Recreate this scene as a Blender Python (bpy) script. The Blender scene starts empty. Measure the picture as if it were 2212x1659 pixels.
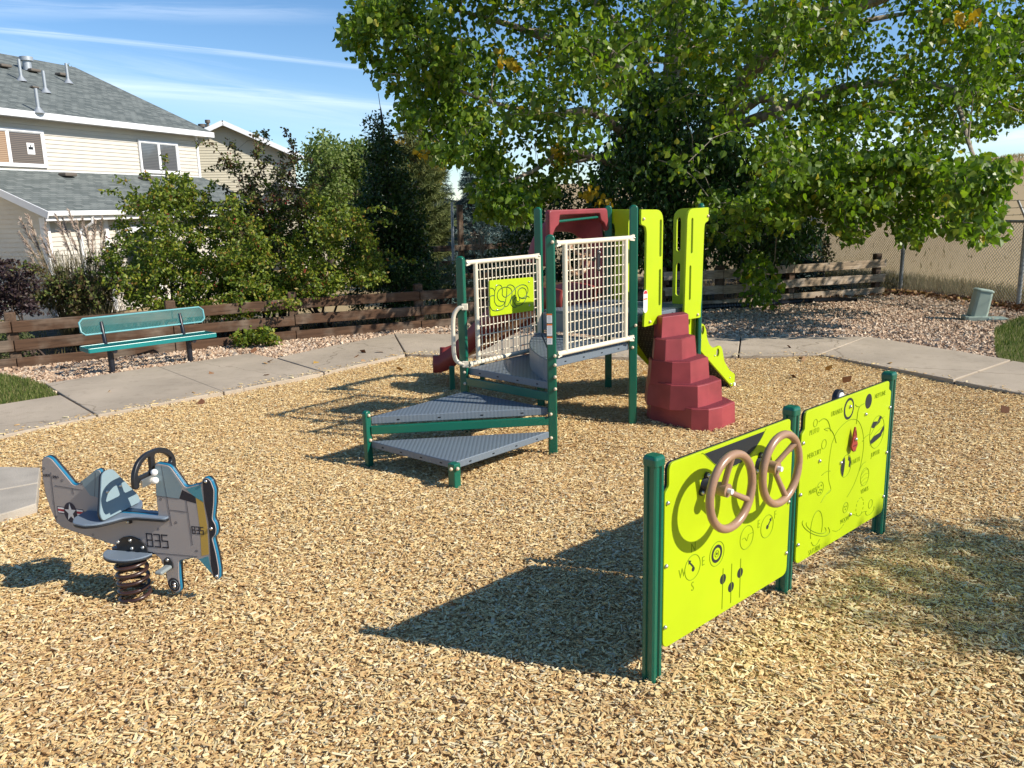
import bpy, bmesh, math, random
import numpy as np
from mathutils import Vector, Matrix, noise
S = bpy.context.scene
COL = S.collection
rnd = random.Random(7)
R = math.radians

# ------------------------------------------------------------------ camera
FPX, CX, CY = 1789., 1106., 829.5
PITCH = math.atan((CY-449)/FPX); ROLL = .025; EYE = 1.6
_f = np.array([0, math.cos(PITCH), -math.sin(PITCH)])
_u0 = np.array([0, math.sin(PITCH), math.cos(PITCH)]); _r0 = np.array([1., 0, 0])
_R = math.cos(ROLL)*_r0-math.sin(ROLL)*_u0; _U = math.sin(ROLL)*_r0+math.cos(ROLL)*_u0
cd = bpy.data.cameras.new('camera'); cam = bpy.data.objects.new('camera', cd); COL.objects.link(cam)
cd.sensor_width = 36; cd.lens = FPX/2212*36; cd.clip_end = 2000; cd.clip_start = .05
cam.matrix_world = Matrix(((_R[0], _U[0], -_f[0], 0), (_R[1], _U[1], -_f[1], 0), (_R[2], _U[2], -_f[2], EYE), (0, 0, 0, 1)))
S.camera = cam

# survey helpers: photo measurement -> real position on a known plane
def ray(u, v): return _f+_R*(u-CX)/FPX-_U*(v-CY)/FPX
def G(u, v, z=0.):
    d = ray(u, v); return np.array([0, 0, EYE])+d*((z-EYE)/d[2])
def A(u, v, Y):
    d = ray(u, v); return np.array([0, 0, EYE])+d*(Y/d[1])
def PL(u, v, p0, d):
    r = ray(u, v); p0 = np.array(p0, float)[:2]; d = np.array(d, float)[:2]; d = d/np.linalg.norm(d)
    n = np.array([-d[1], d[0]]); t = (p0@n)/(r[:2]@n); q = r[:2]*t
    return float((q-p0)@d), float(EYE+t*r[2])
def crop(x0, y0, w, zw):
    k = w/zw
    return lambda a, b: ((x0+a*k)/1.82278, (y0+b*k)/1.82278)

# ------------------------------------------------------------------ light
SUNV = Vector((.932*math.cos(R(35.5)), -.361*math.cos(R(35.5)), math.sin(R(35.5))))
W = bpy.data.worlds.new('World'); S.world = W; W.use_nodes = True
nt = W.node_tree; nt.nodes.clear()
def N(nt, t, **k):
    n = nt.nodes.new(t)
    for a, b in k.items():
        if a.startswith('i_'): n.inputs[a[2:].replace('_', ' ')].default_value = b
        else: setattr(n, a, b)
    return n
def L(nt, a, ao, b, bi): nt.links.new(a.outputs[ao], b.inputs[bi])
sky = N(nt, 'ShaderNodeTexSky', sky_type='NISHITA', sun_disc=False, sun_elevation=R(35.5), sun_rotation=R(111.2), altitude=1600, air_density=1.0, dust_density=.25, ozone_density=2.4)
bg = N(nt, 'ShaderNodeBackground'); bg.inputs[1].default_value = .15
wo = N(nt, 'ShaderNodeOutputWorld'); L(nt, bg, 0, wo, 0)
# high thin cirrus: streaks on a plane far overhead, seen along the view direction
tc = N(nt, 'ShaderNodeTexCoord'); sx = N(nt, 'ShaderNodeSeparateXYZ'); L(nt, tc, 'Generated', sx, 0)
def mth(op, a, b=None, c=None):
    m = N(nt, 'ShaderNodeMath', operation=op)
    for i, x in enumerate((a, b, c)):
        if x is None: continue
        if isinstance(x, (int, float)): m.inputs[i].default_value = x
        else: nt.links.new(x, m.inputs[i])
    return m.outputs[0]
zz = mth('MAXIMUM', sx.outputs[2], .02); zz = mth('ADD', zz, .05)
px = mth('DIVIDE', sx.outputs[0], zz); py = mth('DIVIDE', sx.outputs[1], zz)
def cpt(u, v):
    d = ray(u, v); d = d/np.linalg.norm(d); return np.array([d[0], d[1]])/(max(d[2], .02)+.05)
def mr_(x, a, b, c, d):
    m = N(nt, 'ShaderNodeMapRange', interpolation_type='SMOOTHSTEP'); nt.links.new(x, m.inputs[0])
    for i, q in enumerate((a, b, c, d)): m.inputs[i+1].default_value = q
    return m.outputs[0]
def streak(a, b, w0, w1, amp, warp, seed):
    """long cirrus streak: bearing of two points on the cloud deck, soft width, broken up by stretched noise"""
    A_, B_ = cpt(*a), cpt(*b); e = B_-A_; ln = np.linalg.norm(e); e /= ln; n_ = np.array([-e[1], e[0]])
    al = mth('MULTIPLY_ADD', px, e[0], mth('MULTIPLY_ADD', py, e[1], float(-A_@e))); ac = mth('MULTIPLY_ADD', px, n_[0], mth('MULTIPLY_ADD', py, n_[1], float(-A_@n_)))
    cb = N(nt, 'ShaderNodeCombineXYZ'); nt.links.new(mth('MULTIPLY', al, .9/ln*3), cb.inputs[0]); nt.links.new(mth('MULTIPLY', ac, 2.2/w1), cb.inputs[1]); cb.inputs[2].default_value = seed
    nz = N(nt, 'ShaderNodeTexNoise'); L(nt, cb, 0, nz, 0); nz.inputs['Scale'].default_value = 1.; nz.inputs['Detail'].default_value = 8; nz.inputs['Roughness'].default_value = .62; nz.inputs['Distortion'].default_value = .5
    ac2 = mth('ABSOLUTE', mth('ADD', ac, mth('MULTIPLY', mth('SUBTRACT', nz.outputs[0], .5), warp*w1)))
    core = mr_(ac2, w0, w1, 1., 0.); tex = mr_(nz.outputs[0], .25, .75, .25, 1.); fade = mth('MULTIPLY', mr_(al, -.6*ln, .1*ln, 0., 1.), mr_(al, .9*ln, 1.7*ln, 1., 0.))
    return mth('MULTIPLY', mth('MULTIPLY', core, tex), mth('MULTIPLY', fade, amp))
st = streak((0, 66), (780, 145), 0., .085, .36, 1.8, 1.)
for q in (streak((120, 185), (900, 236), .0, .36, .30, 1.8, 5.), streak((-200, 120), (1200, 330), .1, .95, .24, 1.6, 9.), streak((1900, 300), (2300, 290), .2, 1.6, .55, 1., 3.), streak((-100, 20), (500, 30), 0., .20, .22, 1.3, 7.)):
    st = mth('ADD', st, q)
st = mth('MINIMUM', st, .8)
mx = N(nt, 'ShaderNodeMix', data_type='RGBA'); nt.links.new(st, mx.inputs[0]); hsv = N(nt, 'ShaderNodeHueSaturation'); hsv.inputs['Saturation'].default_value = 1.18; hsv.inputs['Value'].default_value = .70; L(nt, sky, 0, hsv, 'Color'); nt.links.new(hsv.outputs[0], mx.inputs[6]); mx.inputs[7].default_value = (6.0, 6.5, 7.2, 1)
# extra thin veil towards the horizon
hz_ = mth('MULTIPLY_ADD', sx.outputs[2], -3.2, 1.0); hz_ = mth('MAXIMUM', hz_, 0.); hz_ = mth('MULTIPLY', hz_, .05)
mx2 = N(nt, 'ShaderNodeMix', data_type='RGBA'); nt.links.new(hz_, mx2.inputs[0]); nt.links.new(mx.outputs[2], mx2.inputs[6]); mx2.inputs[7].default_value = (4.6, 5.9, 7.6, 1)
nt.links.new(mx2.outputs[2], bg.inputs[0])
sd = bpy.data.lights.new('sun', 'SUN'); sd.energy = 4.4; sd.angle = R(.53); sd.color = (1, .925, .815)
so = bpy.data.objects.new('sun', sd); COL.objects.link(so); so.rotation_euler = SUNV.to_track_quat('Z', 'Y').to_euler()
S.view_settings.view_transform = 'Standard'; S.view_settings.look = 'None'; S.view_settings.exposure = .55; S.view_settings.gamma = 1
S.cycles.max_bounces = 7; S.cycles.transparent_max_bounces = 8; S.cycles.diffuse_bounces = 3

# ------------------------------------------------------------------ materials
MATS = {}
def mat(name, col, rough=.6, spec=.5, metal=0., var=.0, vscale=6., bump=0., bscale=60., coat=0., stretch=None, coords='Object', col2=None):
    if name in MATS: return MATS[name]
    m = bpy.data.materials.new(name); m.use_nodes = True; t = m.node_tree; b = t.nodes['Principled BSDF']
    b.inputs['Base Color'].default_value = (*col, 1); b.inputs['Roughness'].default_value = rough
    b.inputs['Specular IOR Level'].default_value = spec; b.inputs['Metallic'].default_value = metal
    b.inputs['Coat Weight'].default_value = coat
    co = N(t, 'ShaderNodeTexCoord'); src = co.outputs[coords]
    if stretch:
        mpp = N(t, 'ShaderNodeMapping'); t.links.new(src, mpp.inputs[0]); mpp.inputs['Scale'].default_value = stretch; src = mpp.outputs[0]
    if var or col2:
        n = N(t, 'ShaderNodeTexNoise'); t.links.new(src, n.inputs[0]); n.inputs['Scale'].default_value = vscale; n.inputs['Detail'].default_value = 6
        r = N(t, 'ShaderNodeValToRGB'); t.links.new(n.outputs[0], r.inputs[0])
        a_ = tuple(c*(1-var) for c in col); c_ = col2 or tuple(min(1, c*(1+var)) for c in col)
        r.color_ramp.elements[0].position = .32; r.color_ramp.elements[1].position = .68
        r.color_ramp.elements[0].color = (*a_, 1); r.color_ramp.elements[1].color = (*c_, 1)
        t.links.new(r.outputs[0], b.inputs[0])
    if bump:
        n = N(t, 'ShaderNodeTexNoise'); t.links.new(src, n.inputs[0]); n.inputs['Scale'].default_value = bscale; n.inputs['Detail'].default_value = 4
        bp = N(t, 'ShaderNodeBump'); bp.inputs['Strength'].default_value = bump; bp.inputs['Distance'].default_value = .01
        t.links.new(n.outputs[0], bp.inputs['Height']); t.links.new(bp.outputs[0], b.inputs['Normal'])
    MATS[name] = m; return m
def island(name, stops, rough=.7, spec=.3, trans=None, tw=.35, noisecol=0):
    """colour picked per loose piece"""
    if name in MATS: return MATS[name]
    m = bpy.data.materials.new(name); m.use_nodes = True; t = m.node_tree; b = t.nodes['Principled BSDF']
    b.inputs['Roughness'].default_value = rough; b.inputs['Specular IOR Level'].default_value = spec
    g = N(t, 'ShaderNodeNewGeometry'); r = N(t, 'ShaderNodeValToRGB'); L(t, g, 'Random Per Island', r, 0)
    cr = r.color_ramp
    while len(cr.elements) < len(stops): cr.elements.new(.5)
    for e, (p, c) in zip(cr.elements, stops): e.position = p; e.color = (*c, 1)
    L(t, r, 0, b, 0)
    if trans:
        ts = N(t, 'ShaderNodeBsdfTranslucent'); mxr = N(t, 'ShaderNodeMix', data_type='RGBA', blend_type='MULTIPLY'); mxr.inputs[0].default_value = 1
        L(t, r, 0, mxr, 6); mxr.inputs[7].default_value = (*trans, 1)
        t.links.new(mxr.outputs[2], ts.inputs[0])
        ms = N(t, 'ShaderNodeMixShader'); ms.inputs[0].default_value = tw; L(t, b, 0, ms, 1); L(t, ts, 0, ms, 2)
        L(t, ms, 0, t.nodes['Material Output'], 0)
    MATS[name] = m; return m

GREEN = mat('post_green', (.004, .115, .070), .32, .5, var=.06, vscale=3, coat=.15)
LIME = mat('lime_plastic', (.43, .56, .005), .45, .4, var=.05, vscale=4, bump=.06, bscale=500)
BLACKP = mat('black_plastic', (.018, .019, .022), .4, .5)
MAROON = mat('maroon_plastic', (.28, .047, .053), .46, .4, var=.2, vscale=5, bump=.05, bscale=300)
CREAM = mat('cream_enamel', (.78, .70, .54), .32, .5)
TANW = mat('tan_plastic', (.35, .21, .13), .3, .5)
STEEL = mat('bolt_steel', (.62, .60, .56), .28, .5, metal=.9)
CAPB = mat('tan_bolt_cap', (.66, .54, .38), .35, .5)
GROOVE_SHADE = mat('groove_shade', (.21, .31, .008), .6, .2)  # shade of grooves in the lime boards, put into colour on raised strokes
ENG = mat('engraved_black', (.022, .025, .028), .6, .3)
WHITE = mat('white_plastic', (.82, .82, .80), .35, .5)
def conc_mat():
    m = mat('concrete', (.43, .36, .275), .85, .2, var=.13, vscale=1.4, bump=.35, bscale=140); t = m.node_tree; b = t.nodes['Principled BSDF']; old = b.inputs[0].links[0].from_socket
    co = N(t, 'ShaderNodeTexCoord'); v = N(t, 'ShaderNodeTexNoise'); L(t, co, 'Object', v, 0); v.inputs['Scale'].default_value = 9; v.inputs['Detail'].default_value = 9; v.inputs['Roughness'].default_value = .75
    r = N(t, 'ShaderNodeValToRGB'); L(t, v, 0, r, 0); r.color_ramp.elements[0].position = .30; r.color_ramp.elements[0].color = (.62, .60, .58, 1); r.color_ramp.elements[1].position = .48; r.color_ramp.elements[1].color = (1, 1, 1, 1)
    e = N(t, 'ShaderNodeTexVoronoi', feature='DISTANCE_TO_EDGE'); e.inputs['Scale'].default_value = .55; n2 = N(t, 'ShaderNodeTexNoise'); L(t, co, 'Object', n2, 0); n2.inputs['Scale'].default_value = 5
    ad = N(t, 'ShaderNodeVectorMath', operation='MULTIPLY_ADD'); L(t, n2, 1, ad, 0); ad.inputs[1].default_value = (.25, .25, 0); L(t, co, 'Object', ad, 2); L(t, ad, 0, e, 0)
    r2 = N(t, 'ShaderNodeValToRGB'); L(t, e, 0, r2, 0); r2.color_ramp.elements[0].position = .0; r2.color_ramp.elements[0].color = (.45, .43, .40, 1); r2.color_ramp.elements[1].position = .004; r2.color_ramp.elements[1].color = (1, 1, 1, 1)
    x = N(t, 'ShaderNodeMix', data_type='RGBA', blend_type='MULTIPLY'); x.inputs[0].default_value = .55; t.links.new(old, x.inputs[6]); L(t, r, 0, x, 7)
    y = N(t, 'ShaderNodeMix', data_type='RGBA', blend_type='MULTIPLY'); y.inputs[0].default_value = .8; t.links.new(x.outputs[2], y.inputs[6]); L(t, r2, 0, y, 7); t.links.new(y.outputs[2], b.inputs[0]); return m
CONC = conc_mat()
VINYL = mat('white_vinyl', (.80, .80, .80), .5, .4)

def deck_mat():
    m = bpy.data.materials.new('slate_deck'); m.use_nodes = True; t = m.node_tree; b = t.nodes['Principled BSDF']
    co = N(t, 'ShaderNodeTexCoord'); mp_ = N(t, 'ShaderNodeMapping'); L(t, co, 'Object', mp_, 0)
    mp_.inputs['Rotation'].default_value = (0, 0, R(1.3)); mp_.inputs['Scale'].default_value = (40, 40, 0)
    v = N(t, 'ShaderNodeTexVoronoi', feature='F1'); v.inputs['Randomness'].default_value = 0; v.inputs['Scale'].default_value = 1; L(t, mp_, 0, v, 0)
    r = N(t, 'ShaderNodeValToRGB'); L(t, v, 'Distance', r, 0)
    r.color_ramp.elements[0].position = .18; r.color_ramp.elements[0].color = (.06, .072, .085, 1)
    r.color_ramp.elements[1].position = .30; r.color_ramp.elements[1].color = (.150, .185, .220, 1)
    geo = N(t, 'ShaderNodeNewGeometry'); s_ = N(t, 'ShaderNodeSeparateXYZ'); L(t, geo, 'Normal', s_, 0)
    mm = N(t, 'ShaderNodeMix', data_type='RGBA'); gt = N(t, 'ShaderNodeMath', operation='GREATER_THAN'); gt.inputs[1].default_value = .8
    L(t, s_, 2, gt, 0); L(t, gt, 0, mm, 0); mm.inputs[6].default_value = (.150, .185, .220, 1); L(t, r, 0, mm, 7); t.links.new(mm.outputs[2], b.inputs[0])
    bp = N(t, 'ShaderNodeBump'); bp.inputs['Strength'].default_value = .5; bp.inputs['Distance'].default_value = .004; L(t, v, 'Distance', bp, 'Height'); L(t, bp, 0, b, 'Normal')
    b.inputs['Roughness'].default_value = .42
    return m
DECK = deck_mat()

def wood(name, c1, c2, rotz):
    m = bpy.data.materials.new(name); m.use_nodes = True; t = m.node_tree; b = t.nodes['Principled BSDF']
    co = N(t, 'ShaderNodeTexCoord'); mp_ = N(t, 'ShaderNodeMapping', vector_type='TEXTURE'); L(t, co, 'Object', mp_, 0)
    mp_.inputs['Rotation'].default_value = (0, 0, rotz); mp_.inputs['Scale'].default_value = (1.2, .1, .1)
    n = N(t, 'ShaderNodeTexNoise'); L(t, mp_, 0, n, 0); n.inputs['Scale'].default_value = 2.2; n.inputs['Detail'].default_value = 9; n.inputs['Roughness'].default_value = .65; n.inputs['Distortion'].default_value = 1.1
    n2 = N(t, 'ShaderNodeTexNoise'); L(t, co, 'Object', n2, 0); n2.inputs['Scale'].default_value = 3; n2.inputs['Detail'].default_value = 4
    r = N(t, 'ShaderNodeValToRGB'); L(t, n, 0, r, 0); r.color_ramp.elements[0].position = .36; r.color_ramp.elements[1].position = .62
    r.color_ramp.elements[0].color = (*[x*.45 for x in c1], 1); r.color_ramp.elements[1].color = (*c1, 1)
    mm = N(t, 'ShaderNodeMix', data_type='RGBA'); mrg = N(t, 'ShaderNodeMapRange'); L(t, n2, 0, mrg, 0); mrg.inputs[1].default_value = .45; mrg.inputs[2].default_value = .62; L(t, mrg, 0, mm, 0)
    L(t, r, 0, mm, 6)
    m3 = N(t, 'ShaderNodeMix', data_type='RGBA', blend_type='MULTIPLY'); m3.inputs[0].default_value = .6; m3.inputs[6].default_value = (*c2, 1); L(t, r, 0, m3, 7)
    r2 = N(t, 'ShaderNodeValToRGB'); L(t, n, 0, r2, 0); r2.color_ramp.elements[0].position = .36; r2.color_ramp.elements[1].position = .62
    r2.color_ramp.elements[0].color = (*[x*.5 for x in c2], 1); r2.color_ramp.elements[1].color = (*c2, 1); L(t, r2, 0, mm, 7)
    t.links.new(mm.outputs[2], b.inputs[0]); b.inputs['Roughness'].default_value = .8; b.inputs['Specular IOR Level'].default_value = .25
    bp = N(t, 'ShaderNodeBump'); bp.inputs['Strength'].default_value = .35; bp.inputs['Distance'].default_value = .006; L(t, n, 0, bp, 'Height'); L(t, bp, 0, b, 'Normal')
    return m

def siding(name, c, lap, c2=None):
    """horizontal lap siding: profile by bump, thin shadow groove is real geometry elsewhere"""
    return mat(name, c, .55, .35, var=.03, vscale=2)

def shingle():
    m = bpy.data.materials.new('roof_shingle'); m.use_nodes = True; t = m.node_tree; b = t.nodes['Principled BSDF']
    uv = N(t, 'ShaderNodeUVMap'); uv.uv_map = 'UVMap'
    br = N(t, 'ShaderNodeTexBrick'); L(t, uv, 0, br, 0); br.inputs['Scale'].default_value = 1
    br.inputs['Color1'].default_value = (.20, .222, .212, 1); br.inputs['Color2'].default_value = (.10, .118, .116, 1); br.inputs['Mortar'].default_value = (.05, .06, .058, 1)
    br.inputs['Mortar Size'].default_value = .006; br.inputs['Brick Width'].default_value = .26; br.inputs['Row Height'].default_value = .14; br.inputs['Bias'].default_value = -.1
    n = N(t, 'ShaderNodeTexNoise'); L(t, uv, 0, n, 0); n.inputs['Scale'].default_value = 30; n.inputs['Detail'].default_value = 5
    mm = N(t, 'ShaderNodeMix', data_type='RGBA', blend_type='MULTIPLY'); mm.inputs[0].default_value = .7; L(t, br, 0, mm, 6)
    rr = N(t, 'ShaderNodeValToRGB'); L(t, n, 0, rr, 0); rr.color_ramp.elements[0].color = (.55, .55, .55, 1); rr.color_ramp.elements[1].color = (1.3, 1.3, 1.3, 1); L(t, rr, 0, mm, 7)
    t.links.new(mm.outputs[2], b.inputs[0]); b.inputs['Roughness'].default_value = .9; b.inputs['Specular IOR Level'].default_value = .15
    bp = N(t, 'ShaderNodeBump'); bp.inputs['Strength'].default_value = .6; bp.inputs['Distance'].default_value = .012; L(t, br, 'Fac', bp, 'Height'); bp.invert = True; L(t, bp, 0, b, 'Normal')
    return m

# ------------------------------------------------------------------ mesh building
def wloc(o):
    v = np.zeros(3)
    while o is not None: v = v+np.array(o.location); o = o.parent
    return v
class MB:
    def __init__(s): s.v = []; s.f = []; s.m = []; s.uv = {}
    def add(s, vs, fs, mi=0):
        b = len(s.v); s.v += [tuple(float(c) for c in v) for v in vs]
        for f in fs: s.f.append(tuple(b+i for i in f)); s.m.append(mi)
    def box(s, c, size, ax=None, mi=0):
        """c centre; size (sx,sy,sz); ax = (x dir, y dir, z dir)"""
        c = np.array(c, float)
        X, Y, Z = [np.array(a, float) for a in (ax or ((1, 0, 0), (0, 1, 0), (0, 0, 1)))]
        hx, hy, hz = [q/2 for q in size]
        vs = [c+X*hx*i+Y*hy*j+Z*hz*k for k in (-1, 1) for j in (-1, 1) for i in (-1, 1)]
        s.add(vs, [(0, 2, 3, 1), (4, 5, 7, 6), (0, 1, 5, 4), (1, 3, 7, 5), (3, 2, 6, 7), (2, 0, 4, 6)], mi)
    def beam(s, a, b, w, h, up=(0, 0, 1), mi=0):
        a = np.array(a, float); b = np.array(b, float); X = b-a; ln = np.linalg.norm(X); X /= ln
        up = np.array(up, float); Y = np.cross(up, X); Y /= np.linalg.norm(Y); Z = np.cross(X, Y)
        s.box((a+b)/2, (ln, w, h), (X, Y, Z), mi)
    def tube(s, pts, r, n=8, mi=0, caps=True, closed=False):
        pts = [np.array(p, float) for p in pts]; k = len(pts)
        rs = r if hasattr(r, '__len__') else [r]*k
        up = None; rings = []
        for i in range(k):
            if closed: t = pts[(i+1) % k]-pts[i-1]
            else: t = pts[min(i+1, k-1)]-pts[max(i-1, 0)]
            t = t/(np.linalg.norm(t)+1e-12)
            if up is None:
                up = np.array([0, 0, 1.]) if abs(t[2]) < .9 else np.array([1., 0, 0])
            X = np.cross(up, t); X /= (np.linalg.norm(X)+1e-12); Y = np.cross(t, X); up = Y
            rings.append([pts[i]+rs[i]*(X*math.cos(2*math.pi*j/n)+Y*math.sin(2*math.pi*j/n)) for j in range(n)])
        fs = []
        kk = k if closed else k-1
        for i in range(kk):
            for j in range(n):
                a = i*n+j; b = i*n+(j+1) % n; c = ((i+1) % k)*n+(j+1) % n; d = ((i+1) % k)*n+j
                fs.append((a, b, c, d))
        if caps and not closed:
            fs.append(tuple(range(n-1, -1, -1))); fs.append(tuple((k-1)*n+j for j in range(n)))
        s.add([v for r_ in rings for v in r_], fs, mi)
    def prism(s, poly, z0, z1, mi=0):
        """vertical prism from xy polygon (ccw)"""
        n = len(poly)
        vs = [(p[0], p[1], z0) for p in poly]+[(p[0], p[1], z1) for p in poly]
        s.add(vs, [tuple(range(n-1, -1, -1)), tuple(range(n, 2*n))]+[(i, (i+1) % n, n+(i+1) % n, n+i) for i in range(n)], mi)
    def loft(s, rings, mi=0, closed=True, caps=True):
        n = len(rings[0]); k = len(rings); fs = []
        for i in range(k-1):
            for j in range(n if closed else n-1):
                fs.append((i*n+j, i*n+(j+1) % n, (i+1)*n+(j+1) % n, (i+1)*n+j))
        if caps: fs.append(tuple(range(n-1, -1, -1))); fs.append(tuple((k-1)*n+j for j in range(n)))
        s.add([v for r_ in rings for v in r_], fs, mi)
    def sphere(s, c, r, n=8, m=5, sc=(1, 1, 1), mi=0):
        c = np.array(c, float); vs = [c+np.array((0, 0, r*sc[2]))]
        for i in range(1, m):
            th = math.pi*i/m
            for j in range(n):
                ph = 2*math.pi*j/n
                vs.append(c+np.array((r*sc[0]*math.sin(th)*math.cos(ph), r*sc[1]*math.sin(th)*math.sin(ph), r*sc[2]*math.cos(th))))
        vs.append(c-np.array((0, 0, r*sc[2])))
        fs = [(0, 1+j, 1+(j+1) % n) for j in range(n)]
        for i in range(m-2):
            for j in range(n): fs.append((1+i*n+j, 1+(i+1)*n+j, 1+(i+1)*n+(j+1) % n, 1+i*n+(j+1) % n))
        e = len(vs)-1; b = 1+(m-2)*n
        fs += [(e, b+(j+1) % n, b+j) for j in range(n)]
        s.add(vs, fs, mi)
    def mesh(s, me, fr, mi=0):
        """append a flat mesh (local xyz) placed by frame fr=(o,X,Y,Z)"""
        o, X, Y, Z = [np.array(q, float) for q in fr]
        vs = [o+X*v.co.x+Y*v.co.y+Z*v.co.z for v in me.vertices]
        s.add(vs, [tuple(p.vertices) for p in me.polygons], mi)
    def build(s, name, mats, parent=None, smooth=False, bevel=0, seg=2):
        if not isinstance(mats, (list, tuple)): mats = [mats]
        me = bpy.data.meshes.new(name); off = wloc(parent) if parent is not None else np.zeros(3)
        org = np.zeros(3)
        me.from_pydata([tuple(np.array(v)-off-org) for v in s.v], [], s.f)
        for m_ in mats: me.materials.append(m_)
        me.polygons.foreach_set('material_index', s.m)
        if smooth: me.polygons.foreach_set('use_smooth', [True]*len(s.f))
        me.validate(); me.update()
        o = bpy.data.objects.new(name, me); COL.objects.link(o)
        if parent is not None: o.parent = parent
        if bevel:
            b = o.modifiers.new('bevel', 'BEVEL'); b.width = bevel; b.segments = seg; b.limit_method = 'ANGLE'; b.angle_limit = R(40)
        if smooth:
            try:
                me.set_sharp_from_angle(angle=R(45))
            except Exception: pass
        return o
def root(name, loc, label, cat, group=None):
    o = bpy.data.objects.new(name, None); COL.objects.link(o); o.location = tuple(float(x) for x in loc); o.empty_display_size = .1
    o['label'] = label; o['category'] = cat
    if group: o['group'] = group
    return o
def tag(o, label, cat, group=None):
    o['label'] = label; o['category'] = cat
    if group: o['group'] = group
    return o
def struct(o): o['kind'] = 'structure'; return o
def stuff(o, label=None, cat=None):
    o['kind'] = 'stuff'
    if label: o['label'] = label; o['category'] = cat
    return o
def lib(o, name, parent, loc):
    """copy of a small part sharing its mesh"""
    c = o.copy(); c.name = name; COL.objects.link(c); c.parent = parent; c.location = tuple(np.array(loc, float)-wloc(parent)); return c

DG = bpy.context.evaluated_depsgraph_get
def curve_mesh(splines, ext=0., bev=0., res=2):
    c = bpy.data.curves.new('c', 'CURVE'); c.dimensions = '2D'; c.fill_mode = 'BOTH'; c.extrude = max(ext-bev, 0); c.bevel_depth = bev; c.bevel_resolution = res; c.offset = -bev
    for sp in splines:
        s_ = c.splines.new('POLY'); s_.points.add(len(sp)-1); s_.use_cyclic_u = True
        for p, q in zip(s_.points, sp): p.co = (q[0], q[1], 0, 1)
    o = bpy.data.objects.new('c', c); COL.objects.link(o); dg = DG(); dg.update()
    me = bpy.data.meshes.new_from_object(o.evaluated_get(dg)); bpy.data.objects.remove(o); return me
def text_mesh(t, size, ext=.0008, sx=1., shear=0., bold=0.):
    c = bpy.data.curves.new('t', 'FONT'); c.body = t; c.size = size; c.extrude = ext; c.resolution_u = 3; c.align_x = 'CENTER'; c.align_y = 'CENTER'; c.shear = shear; c.offset = bold; c.space_character = 1.05
    o = bpy.data.objects.new('t', c); COL.objects.link(o); dg = DG(); dg.update()
    me = bpy.data.meshes.new_from_object(o.evaluated_get(dg)); bpy.data.objects.remove(o)
    for v in me.vertices: v.co.x *= sx
    return me
def round_poly(pts, rad, seg=5):
    """round the corners of a polygon; rad scalar or list"""
    out = []; n = len(pts)
    for i in range(n):
        p = np.array(pts[i], float); a = np.array(pts[i-1], float)-p; b = np.array(pts[(i+1) % n], float)-p
        r = rad[i] if hasattr(rad, '__len__') else rad
        la, lb = np.linalg.norm(a), np.linalg.norm(b); r = min(r, la*.45, lb*.45)
        if r <= 1e-5: out.append(tuple(p)); continue
        p0 = p+a/la*r; p1 = p+b/lb*r
        for k in range(seg+1):
            t = k/seg; q = p0*(1-t)**2+p*2*t*(1-t)+p1*t*t; out.append(tuple(q))
    return out
def ellipse(cx, cy, rx, ry, n=24): return [(cx+rx*math.cos(2*math.pi*k/n), cy+ry*math.sin(2*math.pi*k/n)) for k in range(n)]
def slot(cx, z0, z1, w):
    r = w/2; out = []
    for k in range(9): out.append((cx+r*math.cos(math.pi*k/8), z1-r+r*math.sin(math.pi*k/8)))
    for k in range(9): out.append((cx-r*math.cos(math.pi*k/8), z0+r-r*math.sin(math.pi*k/8)))
    return out
def V2(a, b=0.): return np.array([a[0], a[1], b], float)
def frame2(p0, d, off=0.):
    """plane frame: x along d, y up, z out of plane (right-hand: d x up)"""
    d = np.array([d[0], d[1], 0.]); d /= np.linalg.norm(d); Z = np.cross(d, (0, 0, 1.))
    return (np.array([p0[0], p0[1], 0.])+Z*off, d, np.array([0, 0, 1.]), Z)
def fp(fr, s, z, o=0.): return fr[0]+fr[1]*s+fr[2]*z+fr[3]*o
def spl(pts, n=6):
    """Catmull-Rom through points"""
    P = [np.array(p, float) for p in pts]; out = []
    for i in range(len(P)-1):
        a = P[max(i-1, 0)]; b = P[i]; c = P[i+1]; d = P[min(i+2, len(P)-1)]
        for k in range(n):
            t = k/n; out.append(.5*((2*b)+(-a+c)*t+(2*a-5*b+4*c-d)*t*t+(-a+3*b-3*c+d)*t**3))
    out.append(P[-1]); return out
# ================================================================== SETTING
def npmesh(name, verts, quads, mats, parent=None, midx=None, smooth=False, off=None):
    me = bpy.data.meshes.new(name); nv = len(verts); nf = len(quads); k = quads.shape[1]
    verts = verts-(off if off is not None else (wloc(parent) if parent is not None else 0))
    me.vertices.add(nv); me.vertices.foreach_set('co', np.ascontiguousarray(verts, dtype=np.float32).ravel())
    me.loops.add(nf*k); me.loops.foreach_set('vertex_index', np.ascontiguousarray(quads, dtype=np.int32).ravel())
    me.polygons.add(nf); me.polygons.foreach_set('loop_start', np.arange(0, nf*k, k, dtype=np.int32)); me.polygons.foreach_set('loop_total', np.full(nf, k, dtype=np.int32))
    for m_ in (mats if isinstance(mats, (list, tuple)) else [mats]): me.materials.append(m_)
    if midx is not None: me.polygons.foreach_set('material_index', np.ascontiguousarray(midx, dtype=np.int32))
    me.polygons.foreach_set('use_smooth', np.full(nf, smooth, dtype=bool))
    me.update(calc_edges=True); o = bpy.data.objects.new(name, me); COL.objects.link(o)
    if parent is not None: o.parent = parent
    return o
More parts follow.
